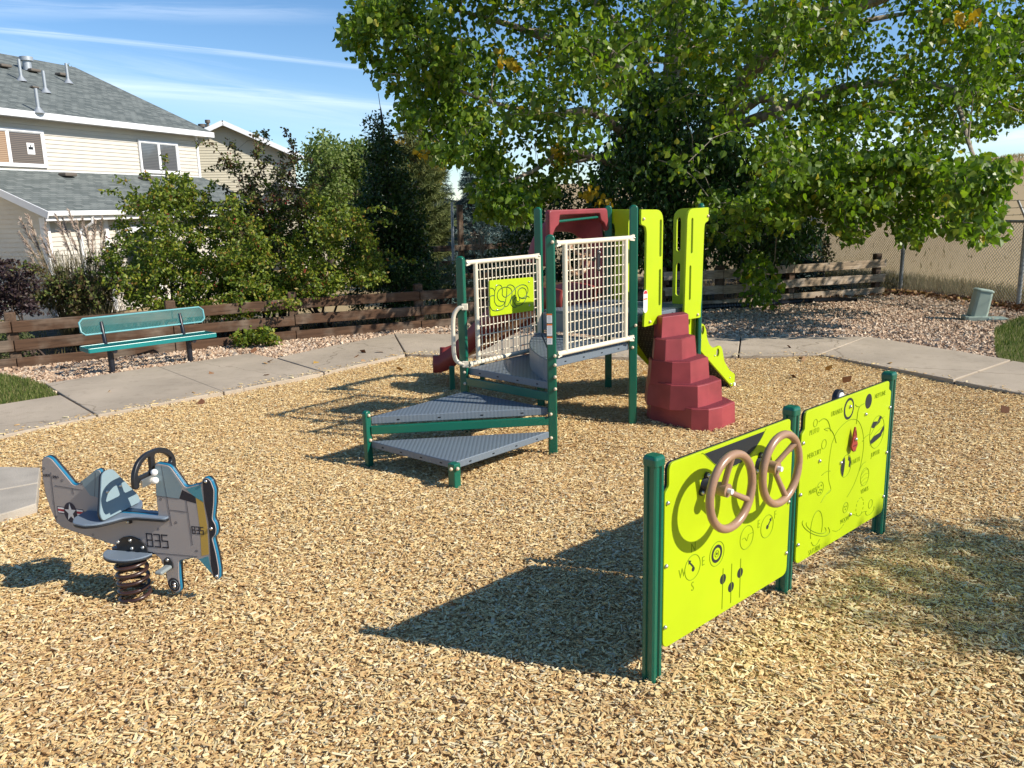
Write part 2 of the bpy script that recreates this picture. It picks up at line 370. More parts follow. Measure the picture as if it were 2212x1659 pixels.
def inpoly(px, py, poly):
    poly = np.array(poly)[:, :2]; n = len(poly); ins = np.zeros(len(px), bool); j = n-1
    for i in range(n):
        xi, yi = poly[i]; xj, yj = poly[j]
        c = ((yi > py) != (yj > py)) & (px < (xj-xi)*(py-yi)/(yj-yi+1e-12)+xi); ins ^= c; j = i
    return ins
def gp(pts): return [tuple(G(*p)[:2]) for p in pts]
# --- heights
def sm(a, b, x): t = np.clip((x-a)/(b-a), 0, 1); return t*t*(3-2*t)
def terrain(x, y):
    z = -.03-.14*sm(8., 6.8, np.abs(x)*1.0)*sm(12.6, 11.2, y)
    z = z-.9*sm(0, 1, (y-11.5)/8)*sm(0, 1, (-x+1.5)/3)                       # garden falls away to the houses
    d = (x-4)*.35+(y-13)
    z = z+4.6*sm(-.05, 1.15, d/95)*sm(2.0, 9., x-(-.0)*y+.12*(y-14))            # mown field rising to a low hill
    z = z+2.1*sm(.02, .62, (x-.42*y)/45)*sm(0, 1, (y-30)/60)
    return z
def rects(a, b, n): return np.linspace(a, b, n)
def sheet(name, xs, ys, zf, m):
    X, Y = np.meshgrid(xs, ys); Z = zf(X, Y); nx, ny = len(xs), len(ys)
    v = np.stack([X, Y, Z], -1).reshape(-1, 3); i = np.arange((ny-1)*(nx-1)); r = i//(nx-1); c = i % (nx-1); a = r*nx+c
    return npmesh(name, v, np.stack([a, a+1, a+nx+1, a+nx], 1), m, smooth=True)
GROUND = mat('field_grass', (.38, .29, .165), .95, .1, var=.0, vscale=1.5, stretch=(.10, .7, 1), bump=.5, bscale=18, col2=(.38, .29, .16))
gs = np.concatenate([np.linspace(-500, -40, 16), np.linspace(-36, 36, 73), np.linspace(40, 500, 16)])
gy = np.concatenate([np.linspace(-120, -5, 8), np.linspace(0, 40, 41), np.linspace(42, 130, 45), np.linspace(145, 900, 14)])
struct(sheet('ground', gs, gy, terrain, GROUND))

def fillpoly(name, poly, z, m, zf=None, cell=None):
    """triangulated polygon sheet"""
    from mathutils.geometry import tessellate_polygon
    P3 = [Vector((p[0], p[1], 0)) for p in poly]; tr = tessellate_polygon([P3]); F_ = []
    for a, b, c in tr:
        F_.append((a, b, c) if (P3[b]-P3[a]).cross(P3[c]-P3[a]).z > 0 else (a, c, b))
    me = bpy.data.meshes.new(name); me.from_pydata([(p[0], p[1], z) for p in poly], [], F_); me.materials.append(m)
    o = bpy.data.objects.new(name, me); COL.objects.link(o); return o

front = [(-260, 1006), (212, 906), (485, 854), (701, 811), (877, 772), (1000, 774), (1400, 777), (1764, 773), (2212, 859), (2700, 953)]
gfront = gp(front)
mulch_poly = gfront+[(7.5, 1.0), (6, -3), (-6, -3), (-7, 4)]
def mulch_h(x, y):
    s_ = .014*np.sin(x*1.7+.6*np.cos(y*1.1))*np.cos(y*1.9+.4)+.008*np.sin(x*5.1+1)*np.sin(y*4.3)
    return s_-.035*np.exp(-(((x+.98)**2+(y-5.2)**2)/.15))
MUL = mat('mulch_base', (.60, .40, .18), .95, .1, var=.35, vscale=85, bump=1., bscale=90)
# mulch bed: gridded so it can undulate
xs_, ys_ = np.linspace(-7.2, 7.6, 150), np.linspace(-3, 9.6, 127)
X_, Y_ = np.meshgrid(xs_, ys_); nx_, ny_ = len(xs_), len(ys_)
v_ = np.stack([X_, Y_, mulch_h(X_, Y_)-.012], -1).reshape(-1, 3); i_ = np.arange((ny_-1)*(nx_-1)); a_ = (i_//(nx_-1))*nx_+i_ % (nx_-1)
q_ = np.stack([a_, a_+1, a_+nx_+1, a_+nx_], 1); cen = v_[q_].mean(1)
big = [tuple(np.array(p)+(0, .12)) for p in gfront]+mulch_poly[len(gfront):]
struct(npmesh('mulch_bed', v_, q_[inpoly(cen[:, 0], cen[:, 1], big)], MUL, smooth=True))

# --- concrete path of separate slabs
pathslabs = [
 [(-260, 923), (133, 860), (212, 906), (-260, 1006)],
 [(97, 836), (342, 798), (485, 854), (212, 906), (133, 860)],
 [(342, 798), (431, 785), (539, 768), (597, 779), (701, 811), (485, 854)],
 [(597, 779), (720, 752), (790, 739), (851, 726), (877, 772), (701, 811)],
 [(851, 726), (1000, 728), (1265, 732), (1262, 776), (1000, 774), (877, 772)],
 [(1265, 732), (1400, 735), (1600, 734), (1595, 775), (1400, 777), (1262, 776)],
 [(1600, 734), (1873, 733), (1768, 773), (1595, 775)],
 [(1873, 733), (2185, 785), (2060, 829), (1768, 773)],
 [(2185, 785), (2700, 872), (2700, 953), (2212, 859), (2060, 829)]]
mb = MB()
for i, sl in enumerate(pathslabs):
    p = np.array(gp(sl)); c = p.mean(0); q = [pt+(c-pt)/np.linalg.norm(c-pt)*.010 for pt in p]
    ar = sum(q[k][0]*q[(k+1) % len(q)][1]-q[(k+1) % len(q)][0]*q[k][1] for k in range(len(q)))
    if ar < 0: q = q[::-1]
    mb.prism(q, -.10, .034+.004*math.sin(i*2.1))
pth = struct(mb.build('path', CONC, bevel=.008))
mb = MB()
for sl in [[(-60, 1016), (88, 1019), (84, 1052), (-60, 1078)], [(-60, 1080), (84, 1054), (80, 1098), (30, 1114), (-60, 1138)]]:
    p = np.array(gp(sl)); ar = sum(p[k][0]*p[(k+1) % 4][1]-p[(k+1) % 4][0]*p[k][1] for k in range(len(p[:4])))
    q = [tuple(x) for x in p]; 
    if sum(q[k][0]*q[(k+1) % len(q)][1]-q[(k+1) % len(q)][0]*q[k][1] for k in range(len(q))) < 0: q = q[::-1]
    mb.prism(q, -.05, .03)
struct(mb.build('paving', mat('paving_grey', (.40, .36, .30), .85, .2, var=.12, vscale=5, bump=.3, bscale=120), bevel=.006))
padpoly = gp([(-80, 1010), (95, 1013), (86, 1105), (-80, 1150)])

# --- gravel beds
back = [(-260, 923), (133, 860), (97, 836), (342, 798), (431, 785), (539, 768), (597, 779), (720, 752), (851, 726), (1000, 728), (1265, 732), (1600, 734), (1873, 733), (2185, 785), (2700, 872)]
gback = gp(back)
gravel_poly = gback+[(9.5, 9.0), (7.35, 11.9), (6.9, 14.3), (6.3, 14.05), (3.9, 13.0), (1.5, 12.4), (-1.3, 11.5), (-3.0, 10.75), (-5.6, 9.2), (-8, 8.2)]
GRB = mat('gravel_base', (.22, .155, .115), .95, .1, var=.4, vscale=40, bump=1, bscale=60)
struct(fillpoly('gravel_bed', gravel_poly, .0, GRB))
lawn_l = gp([(-300, 760), (0, 813), (61, 824), (97, 836), (128, 862), (-260, 923)])
lawn_r = gp([(2160, 781), (2151, 770), (2146, 740), (2148, 715), (2175, 700), (2212, 687), (2500, 640), (2900, 700), (2700, 870)])
LAWN = mat('lawn_soil', (.13, .13, .05), .95, .1, var=.3, vscale=12, bump=.8, bscale=60)
struct(fillpoly('lawn', lawn_l, .02, LAWN)); struct(fillpoly('lawn', lawn_r, .02, LAWN))
# soil bed behind the rail fence (shrub border)
bedp = [(-12, 9.2), (-5.4, 9.1), (-2.8, 10.65), (-1.2, 11.4), (1.5, 12.5), (3.9, 13.1), (6.3, 14.1), (7.0, 14.7), (5.5, 17.5), (0, 17), (-6, 15), (-12, 14)]
SOIL = mat('soil', (.14, .10, .065), .95, .1, var=.4, vscale=9, bump=1, bscale=40)
xs_, ys_ = np.linspace(-12, 7, 77), np.linspace(9, 17.5, 36); X_, Y_ = np.meshgrid(xs_, ys_); nx_, ny_ = len(xs_), len(ys_)
v_ = np.stack([X_, Y_, terrain(X_, Y_)+.025], -1).reshape(-1, 3); i_ = np.arange((ny_-1)*(nx_-1)); a_ = (i_//(nx_-1))*nx_+i_ % (nx_-1); q_ = np.stack([a_, a_+1, a_+nx_+1, a_+nx_], 1); cen = v_[q_].mean(1)
struct(npmesh('soil_bed', v_, q_[inpoly(cen[:, 0], cen[:, 1], bedp)], SOIL, smooth=True))

# --- loose stuff: boxes scattered with numpy
RG = np.random.default_rng(11)
def scatter_boxes(n, P, ln, wd, th, tilt, jitter=.25, flat=False):
    """P (n,3) centres; returns verts (n*8,3), quads"""
    yaw = RG.uniform(0, 2*np.pi, n); t1 = RG.normal(0, tilt, n); t2 = RG.normal(0, tilt*1.4, n)
    X = np.stack([np.cos(yaw)*np.cos(t1), np.sin(yaw)*np.cos(t1), np.sin(t1)], 1)
    Y0 = np.stack([-np.sin(yaw), np.cos(yaw), 0*yaw], 1); Z0 = np.cross(X, Y0); Y = Y0*np.cos(t2)[:, None]+Z0*np.sin(t2)[:, None]; Z = np.cross(X, Y)
    out = np.empty((n, 8, 3)); k = 0
    for c in (-1, 1):
        for b in (-1, 1):
            for a in (-1, 1):
                jx = 1+RG.uniform(-jitter, jitter, n); jy = 1+RG.uniform(-jitter*1.6, jitter, n)*(1 if not flat else .5)
                out[:, k] = P+X*(a*ln/2*jx)[:, None]+Y*(b*wd/2*jy)[:, None]+Z*(c*th/2)[:, None]; k += 1
    f = np.array([(0, 2, 3, 1), (4, 5, 7, 6), (0, 1, 5, 4), (1, 3, 7, 5), (3, 2, 6, 7), (2, 0, 4, 6)])
    q = (np.arange(n)[:, None, None]*8+f[None]).reshape(-1, 4)
    return out.reshape(-1, 3), q
# wood chips
y_ = []; x_ = []
Nc = 1450000
yy = RG.uniform(1.35, 9.7, Nc); xx = RG.uniform(-1, 1, Nc)*(.66*yy+1.3); keep = RG.uniform(0, 1, Nc) < np.interp(yy, [1.3, 4, 6, 9.7], [.95, .80, .62, .46])*(.66*yy+1.3)/7.7
xx, yy = xx[keep], yy[keep]
# keep density even in world terms
edge = [tuple(np.array(p)+(0, .05)) for p in gfront]+mulch_poly[len(gfront):]
k_ = inpoly(xx, yy, edge) & ~(inpoly(xx, yy, padpoly) & (RG.uniform(0, 1, len(xx)) > .05)); xx, yy = xx[k_], yy[k_]
n = len(xx); print('chips', n)
ln = np.clip(RG.lognormal(math.log(.0155), .52, n), .006, .052); wd = np.clip(RG.lognormal(math.log(.0052), .4, n), .0022, .013); th = wd*RG.uniform(.22, .45, n)
P = np.stack([xx, yy, mulch_h(xx, yy)+RG.uniform(-.006, .007, n)], 1)
v, q = scatter_boxes(n, P, ln, wd, th, .15)
CHIP = island('chip_wood', [(0, (.38, .22, .095)), (.12, (.58, .38, .175)), (.4, (.68, .485, .22)), (.70, (.79, .62, .315)), (.90, (.87, .75, .47)), (1, (.46, .35, .23))], .75, .2)
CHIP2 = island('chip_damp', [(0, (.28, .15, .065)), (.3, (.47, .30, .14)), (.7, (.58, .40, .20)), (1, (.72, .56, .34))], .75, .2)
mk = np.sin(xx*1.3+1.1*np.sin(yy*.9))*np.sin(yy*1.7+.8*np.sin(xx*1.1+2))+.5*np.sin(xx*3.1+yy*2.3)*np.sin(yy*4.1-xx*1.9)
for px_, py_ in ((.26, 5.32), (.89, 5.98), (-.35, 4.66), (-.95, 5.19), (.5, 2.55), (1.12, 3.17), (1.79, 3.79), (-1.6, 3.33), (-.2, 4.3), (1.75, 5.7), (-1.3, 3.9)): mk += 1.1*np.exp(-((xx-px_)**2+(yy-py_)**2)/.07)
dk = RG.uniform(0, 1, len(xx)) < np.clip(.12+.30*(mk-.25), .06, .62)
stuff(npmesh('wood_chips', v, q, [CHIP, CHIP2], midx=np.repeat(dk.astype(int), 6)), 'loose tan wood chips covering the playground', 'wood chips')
# chips kicked onto the concrete
n = 900; gf = np.array(gfront); t_ = RG.uniform(0, len(gf)-1.001, n); i_ = t_.astype(int); f_ = (t_-i_)[:, None]; Q = gf[i_]*(1-f_)+gf[i_+1]*f_; Q[:, 1] += np.abs(RG.normal(0, .13, n)); 
ln = np.clip(RG.lognormal(math.log(.018), .4, n), .008, .05); wd = ln*.3
v, q = scatter_boxes(n, np.column_stack([Q, np.full(n, .040)]), ln, wd, wd*.4, .06); stuff(npmesh('spilled_chips', v, q, CHIP), 'wood chips spilled along the edge of the concrete path', 'wood chips')
# gravel pebbles
Ng = 190000
xx = RG.uniform(-6.5, 8.5, Ng); yy = RG.uniform(7.5, 14.5, Ng)
k_ = inpoly(xx, yy, gravel_poly) & ~inpoly(xx, yy, lawn_l) & ~inpoly(xx, yy, lawn_r) & (np.abs(xx) < .68*yy+.6); xx, yy = xx[k_], yy[k_]; n = len(xx); print('pebbles', n)
sz = np.clip(RG.lognormal(math.log(.0215), .36, n), .010, .055)
v, q = scatter_boxes(n, np.stack([xx, yy, RG.uniform(.0, .018, n)], 1), sz, sz*.8, sz*.62, .6, .38)
PEB = island('pebbles', [(0, (.20, .12, .075)), (.25, (.42, .285, .19)), (.6, (.56, .41, .28)), (.85, (.68, .55, .41)), (1, (.38, .32, .26))], .8, .25)
stuff(npmesh('gravel', v, q, PEB, smooth=False), 'pinkish brown river gravel between path and fence', 'gravel')
# grass blades
def blades(name, n, poly, hmin, hmax, wid, m, label, cat, lean=.35, zf=None, clump=0., dens=None):
    p = np.array(poly); lo = p.min(0); hi = p.max(0); xx = RG.uniform(lo[0], hi[0], n*3); yy = RG.uniform(lo[1], hi[1], n*3)
    k = inpoly(xx, yy, poly)
    if dens is not None: k &= dens(xx, yy)
    xx, yy = xx[k][:n], yy[k][:n]; n = len(xx)
    h = RG.uniform(hmin, hmax, n); yaw = RG.uniform(0, 2*np.pi, n); ld = RG.uniform(0, 2*np.pi, n); la = np.abs(RG.normal(0, lean, n))*h
    z0 = zf(xx, yy) if zf else np.full(n, .02)
    B = np.stack([xx, yy, z0], 1); s = np.stack([np.cos(yaw), np.sin(yaw), 0*yaw], 1)*wid/2; T = B+np.stack([np.cos(ld)*la, np.sin(ld)*la, h], 1); Mi = B*.5+T*.5+np.stack([-np.cos(ld)*la*.2, -np.sin(ld)*la*.2, 0*h], 1)
    v = np.stack([B-s, B+s, Mi+s*.8, T+s*.15, T-s*.15, Mi-s*.8], 1).reshape(-1, 3)
    i = np.arange(n)[:, None]*6; q = np.concatenate([i+np.array([[0, 1, 2, 5]]), i+np.array([[5, 2, 3, 4]])], 0)
    return stuff(npmesh(name, v, q, m), label, cat)
GRS = island('grass_blade', [(0, (.07, .11, .02)), (.5, (.12, .17, .035)), (.8, (.20, .22, .06)), (1, (.42, .34, .17))], .6, .3, (.7, 1, .3), .3)
DRY = island('dry_grass', [(0, (.10, .11, .035)), (.35, (.24, .19, .09)), (.8, (.38, .30, .16)), (1, (.14, .17, .06))], .8, .2, (.9, .8, .5), .25)
blades('lawn_grass', 30000, lawn_l, .02, .05, .005, GRS, 'short green lawn corner left of the bench', 'lawn')
blades('lawn_grass', 34000, lawn_r, .02, .06, .006, GRS, 'short green lawn patch at right edge beyond path', 'lawn')
STRAW = island('straw', [(0, (.24, .18, .09)), (.4, (.37, .285, .155)), (.85, (.48, .38, .22)), (1, (.20, .21, .08))], .8, .2, (.9, .8, .5), .25)
fieldp = [(7.45, 10.2), (11, 9.5), (18, 22), (10, 32), (5.0, 24), (6.6, 15)]
blades('field_grass', 16000, fieldp, .01, .035, .010, STRAW, 'short dry tan grass of the mown field behind the chain link fence', 'grass', .7, terrain)
blades('verge_grass', 9000, [(7.45, 10.2), (8.6, 9.8), (8.0, 14.6), (6.8, 18), (6.1, 17.6), (6.9, 14.6), (7.4, 11.9)], .08, .24, .010, DRY, 'taller green and tan grass along the chain link fence', 'grass', .5, terrain)
tuftp = [(9, 17), (22, 20), (60, 60), (30, 80), (9, 50), (5.5, 26)]
blades('field_tufts', 2500, tuftp, .04, .12, .03, DRY, 'scattered taller tufts of dry grass in the mown field', 'grass', .5, terrain, dens=lambda x, y: (np.sin(x*.9+1.3*np.sin(y*.35))*np.sin(y*.5+.7*np.sin(x*.6)) > .35))
hillp = [(20, 60), (60, 50), (95, 95), (50, 120), (14, 100)]
blades('hill_grass', 16000, hillp, .15, .45, .07, STRAW, 'pale dry tall grass on the crest of the far field', 'grass', .3, terrain)
# leaf litter along the back edge
LIT = island('leaf_litter', [(0, (.12, .05, .025)), (.4, (.24, .11, .05)), (.8, (.36, .22, .11)), (1, (.30, .18, .02))], .7, .3)
def litter(n, pts, spread, name, label):
    pts = [np.array(p, float) for p in pts]; t = RG.uniform(0, len(pts)-1.001, n); i = t.astype(int); f = (t-i)[:, None]; P0 = np.array(pts)
    P = P0[i]*(1-f)+P0[i+1]*f+RG.normal(0, spread, (n, 2)); P = np.column_stack([P, RG.uniform(.01, .05, n)])
    v, q = scatter_boxes(n, P, RG.uniform(.04, .08, n), RG.uniform(.03, .06, n), np.full(n, .0012), .5, .4)
    stuff(npmesh(name, v, q, LIT), label, 'dry leaves')
litter(1900, [(3.9, 13.05), (6.3, 14.15), (6.95, 13.9), (7.25, 12.2), (7.5, 11.2)], .16, 'dry_leaves', 'brown dry leaves blown along the foot of the fences')
litter(60, [(3.5, 7.5), (0, 9.2), (-3, 8)], .8, 'fallen_leaves', 'scattered fallen leaves on the path and mulch')

# ================================================================== HOUSES
SH = shingle()
SID1 = siding('siding_cream', (.60, .56, .485), .1); SID2 = siding('siding_tan', (.56, .515, .39), .1)
TRIM = mat('trim_white', (.78, .79, .80), .5, .4)
def clipz(poly, z0, z1):
    def cl(P, z, keep_above):
        out = []
        for i in range(len(P)):
            a = P[i]; b = P[(i+1) % len(P)]; ia = (a[1] >= z) if keep_above else (a[1] <= z); ib = (b[1] >= z) if keep_above else (b[1] <= z)
            if ia: out.append(a)
            if ia != ib and abs(b[1]-a[1]) > 1e-9: t = (z-a[1])/(b[1]-a[1]); out.append((a[0]+(b[0]-a[0])*t, z))
        return out
    P = cl(poly, z0, True); return cl(P, z1, False) if P else P
def side_wall(name, poly, fr, m, parent, lap=.12, off=0.):
    mb = MB(); zs = [p[1] for p in poly]; z = min(zs)
    while z < max(zs)-1e-3:
        P = clipz(poly, z, min(z+lap, max(zs)))
        if len(P) >= 3:
            vs = [fp(fr, s, zz_, off+.020*(1-(zz_-z)/lap)) for s, zz_ in P]; mb.add(vs, [tuple(range(len(vs)))])
            xs = [p[0] for p in P if abs(p[1]-z) < 1e-6]
            if len(xs) >= 2:
                a, b = min(xs), max(xs); mb.add([fp(fr, a, z, off), fp(fr, b, z, off), fp(fr, b, z, off+.020), fp(fr, a, z, off+.020)], [(0, 1, 2, 3)])
        z += lap
    return mb.build(name, m, parent)
def roof_plane(mb, quad, th=.12):
    """quad of 3d points (eave a, eave b, ridge b, ridge a)"""
    q = [np.array(p, float) for p in quad]; n_ = np.cross(q[1]-q[0], q[3]-q[0]); n_ /= np.linalg.norm(n_)
    if n_[2] < 0: n_ = -n_
    mb.add(q+[p-n_*th for p in q], [(0, 1, 2, 3), (7, 6, 5, 4), (0, 4, 5, 1), (1, 5, 6, 2), (2, 6, 7, 3), (3, 7, 4, 0)])
def roof_build(mb, name, parent):
    o = mb.build(name, SH, parent); me = o.data; uv = me.uv_layers.new(name='UVMap')
    for p in me.polygons:
        n_ = p.normal; h = Vector((n_.y, -n_.x, 0)); h = h.normalized() if h.length > .05 else Vector((1, 0, 0)); u = n_.cross(h)
        for li in p.loop_indices:
            c = me.vertices[me.loops[li].vertex_index].co; uv.data[li].uv = (c.dot(h), c.dot(u))
    return o
def window(parent, fr, s0, s1, z0, z1, off, blind, sash=.5, blind2=None):
    w = MB(); t = .075
    def bx(a, b, c, d, o0, o1): w.box(fp(fr, (a+b)/2, (c+d)/2, (o0+o1)/2), (b-a, d-c, o1-o0), (fr[1], fr[2], fr[3]))
    bx(s0-t, s1+t, z1, z1+t, off, off+.05); bx(s0-t, s1+t, z0-t, z0, off, off+.05); bx(s0-t, s0, z0, z1, off, off+.05); bx(s1, s1+t, z0, z1, off, off+.05)
    sm_ = s0+(s1-s0)*sash; bx(sm_-.03, sm_+.03, z0, z1, off, off+.04)
    o = w.build('window', VINYL, parent)
    for a, b, m_ in ((s0, sm_-.03, blind), (sm_+.03, s1, blind2 or blind)):
        g = MB(); g.box(fp(fr, (a+b)/2, (z0+z1)/2, off+.012), (b-a-.004, z1-z0-.01, .006), (fr[1], fr[2], fr[3])); g.build('pane', m_, o)
        g = MB(); bx2 = .022
        for c_, d_ in (((a+b)/2, z1-.011), ((a+b)/2, z0+.011)): g.box(fp(fr, c_, d_, off+.022), (b-a, bx2, .016), (fr[1], fr[2], fr[3]))
        for c_ in (a+.011, b-.011): g.box(fp(fr, c_, (z0+z1)/2, off+.021), (bx2, z1-z0, .016), (fr[1], fr[2], fr[3]))
        g.build('sash', VINYL, o)
    return o
def blindmat(name, a, b, sc):
    m = bpy.data.materials.new(name); m.use_nodes = True; t = m.node_tree; bb = t.nodes['Principled BSDF']
    co = N(t, 'ShaderNodeTexCoord'); wv = N(t, 'ShaderNodeTexWave', bands_direction='Z'); L(t, co, 'Object', wv, 0); wv.inputs['Scale'].default_value = sc
    r = N(t, 'ShaderNodeValToRGB'); L(t, wv, 0, r, 0); r.color_ramp.elements[0].color = (*a, 1); r.color_ramp.elements[1].color = (*b, 1); L(t, r, 0, bb, 0)
    bb.inputs['Roughness'].default_value = .08; bb.inputs['Specular IOR Level'].default_value = .6; bb.inputs['Coat Weight'].default_value = .5
    return m
BL1 = blindmat('blind_warm', (.22, .12, .06), (.44, .29, .17), 6.5); BL3 = blindmat('blind_brown', (.07, .05, .04), (.17, .12, .085), 6.5); BL2 = blindmat('blind_grey', (.075, .08, .09), (.15, .15, .155), 6.5)
GLASSD = mat('dark_glass', (.02, .025, .03), .06, .6, coat=.4)
cn = A(430, 387, 30.)[:2]; hd = np.array([.322, .947]); hd /= np.linalg.norm(hd)
H1 = root('house', (cn[0], cn[1], -.9), 'two storey house with cream siding and grey green shingle roofs at far left', 'house', 'houses behind the shrubs')
F1 = frame2(cn, hd)
side_wall('wall', [(-13, 1.6), (0, 1.6), (0, 4.30), (-13, 4.30)], F1, SID1, H1, .115)
mb = MB(); mb.box(fp(F1, .02, 3.0, .03), (.10, 2.7, .05), F1[1:]); mb.box(fp(F1, -6.5, 2.90, .035), (13, .06, .03), F1[1:])
mb.build('corner_trim', TRIM, H1)
# end wall facing away
FE = (fp(F1, 0, 0, 0), -F1[3], F1[2], F1[1]); side_wall('wall', [(0, -.9), (10.4, -.9), (10.4, 4.3), (5.2, 6.75), (0, 4.3)], FE, SID1, H1, .23)
mb = MB(); ez, rz_, oE, oR = 4.43, 7.02, .45, -5.3
roof_plane(mb, [fp(F1, -13, ez, oE), fp(F1, .42, ez, oE), fp(F1, .42, rz_, oR), fp(F1, -13, rz_, oR)])
roof_plane(mb, [fp(F1, .42, ez, 2*oR-oE), fp(F1, -13, ez, 2*oR-oE), fp(F1, -13, rz_, oR), fp(F1, .42, rz_, oR)])
rf = roof_build(mb, 'roof', H1)
mb = MB(); mb.box(fp(F1, -6.3, 4.345, oE+.02), (13.44, .17, .04), F1[1:]); mb.box(fp(F1, -6.3, 4.30, oE/2), (13.4, .02, oE), (F1[1], F1[2], F1[3]))
mb.build('fascia', TRIM, H1)
z1 = crop(0, 0, 1450, 2187)
window(H1, F1, -2.72, -1.07, 3.06, 3.93, .025, BL2, .50)
w1 = window(H1, F1, -8.3, -6.45, 3.08, 3.93, .025, BL1, .42, BL3)
mb = MB(); mb.box(fp(F1, -6.84, 3.50, .045), (.24, .30, .004), F1[1:]); pp = mb.build('paper_notice', WHITE, w1); 
mb = MB(); mb.box(fp(F1, -6.84, 3.51, .049), (.15, .07, .002), F1[1:]); mb.box(fp(F1, -6.84, 3.57, .049), (.03, .05, .002), F1[1:]); mb.build('printed_mark', BLACKP, w1)
# roof furniture
PIPE = mat('galvanised_pipe', (.42, .45, .47), .45, .5, metal=.4); VENT = mat('vent_brown', (.14, .12, .10), .7, .3)
def on_roof(u, v):   # hit with the front slope
    a, b, c_ = fp(F1, -13, ez, oE), fp(F1, 0, ez, oE), fp(F1, 0, rz_, oR); n_ = np.cross(b-a, c_-a); d = ray(u, v); e = np.array([0, 0, EYE]); t = ((a-e)@n_)/(d@n_); return e+d*t
for a, b, h in ((128, 480, .62), (272, 550, .62), (230, 668, .62), (406, 494, .62)):
    p = on_roof(*z1(a, b)); mb = MB(); mb.tube([p, p+(0, 0, h)], .045, 10); mb.tube([p-(0, 0, .02), p+(0, 0, .10), p+(0, 0, .14)], [.16, .07, .05], 10); mb.build('vent_pipe', PIPE, rf, smooth=True)
for a, b, sc in ((25, 405, 1), (200, 432, 1), (370, 456, 1), (205, 527, .6)):
    p = on_roof(*z1(a, b)); mb = MB(); mb.box(p+np.array([0, 0, .07*sc]), (.38*sc, .26*sc, .09*sc), (F1[1], F1[3], F1[2])); mb.build('roof_vent', VENT, rf, bevel=.03)
p = on_roof(*z1(165, 420)); mb = MB(); mb.tube([p, p+(0, 0, .3)], .13, 12); mb.tube([p+(0, 0, .3), p+(0, 0, .42)], .2, 12); mb.build('flue', PIPE, rf, smooth=True)
# single storey wing
wz, gz, oG = 2.93, 1.80, 3.0
tR = ray(97, 457); Dg = 20.3; pl_ = A(97, 457, Dg); sL = float((pl_[:2]-cn)@hd); oG = float((pl_[:2]-cn)@F1[3][:2]); gz = float(pl_[2])
g0 = F1[0]+F1[3]*oG; sR, zR = PL(585, 458, g0, hd)
mb = MB(); roof_plane(mb, [fp(F1, sL, gz, oG), fp(F1, sR, gz, oG), fp(F1, .1, wz, 0), fp(F1, sL, wz, 0)], .1)
roof_plane(mb, [fp(F1, sR, gz, oG), fp(F1, sR, gz, -6), fp(F1, .1+.02, wz, -6), fp(F1, .12, wz, 0)], .1)
lr = roof_build(mb, 'lower_roof', H1)
for a, b in ((405, 1052), (870, 1070)):
    d = ray(*z1(a, b)); P0, P1, P2 = fp(F1, sL, gz, oG), fp(F1, sR, gz, oG), fp(F1, 0, wz, 0); n_ = np.cross(P1-P0, P2-P0); e = np.array([0, 0, EYE]); p = e+d*(((P0-e)@n_)/(d@n_))
    mb = MB(); mb.box(p+np.array([0, 0, .07]), (.42, .28, .10), (F1[1], F1[3], F1[2])); mb.build('roof_vent', VENT, lr, bevel=.03)
mb = MB(); mb.box(fp(F1, (sL+sR)/2, gz-.05, oG+.05), (sR-sL, .12, .11), F1[1:]); mb.box(fp(F1, (sL+sR)/2, gz-.16, oG-.02), (sR-sL, .14, .03), F1[1:])
gt_ = mb.build('gutter', TRIM, H1, bevel=.02)
mb = MB(); sD = PL(*z1(545, 1290), g0, hd)[0]; mb.tube([fp(F1, sD, gz-.1, oG+.02), fp(F1, sD, gz-.3, oG+.0), fp(F1, sD-.1, gz-.5, oG-.33), fp(F1, sD-.1, -.8, oG-.33)], .04, 8); mb.build('downspout', TRIM, H1)
# wing walls
wo_ = oG-.42
side_wall('wall', [(sL+.35, -.9), (sR-.2, -.9), (sR-.2, gz-.12), (sL+.35, gz-.12)], F1, SID1, H1, .115, wo_)
FW = (fp(F1, sL+.34, 0, 0), F1[3], F1[2], -F1[1])
side_wall('wall', [(-1, -.9), (wo_, -.9), (wo_, gz-.02), (0, wz-.1), (-1, wz-.1)], FW, SID1, H1, .115)
mb = MB()
for s in (sL+.34, sL+2.2, sL+4.6, sR-.2): mb = MB(); mb.box(fp(F1, s, .4, wo_+.045), (.14, 2.5, .05), F1[1:]); mb.build('trim_board', TRIM, H1)
mb = MB(); mb.box(fp(FW, wo_-.05, .4, .03), (.14, 2.5, .05), FW[1:]); mb.build('trim_board', TRIM, H1); mb = MB()
mb.beam(fp(F1, sL-.01, gz-.09, oG+.1), fp(F1, sL-.01, wz-.05, 0), .035, .17, up=F1[2]); mb.build('rake_board', TRIM, H1); mb = MB(); mb.beam(fp(F1, sL-.01, wz-.05, 0), fp(F1, sL-.01, wz+2.2, -5), .035, .17)
mb.build('trim_board', TRIM, H1)
mb = MB(); mb.box(fp(F1, sL+3.4, gz-.52, wo_+.07), (1.7, .16, .06), F1[1:]); mb.box(fp(F1, sL+3.95, .4, wo_+.07), (.12, 2.0, .05), F1[1:]); mb.build('door_frame', TRIM, H1)
mb = MB(); mb.box(fp(F1, sL+3.4, .35, wo_+.04), (1.1, 1.9, .04), F1[1:]); mb.build('patio_door', GLASSD, H1)
mb = MB()
for k in range(0): pass

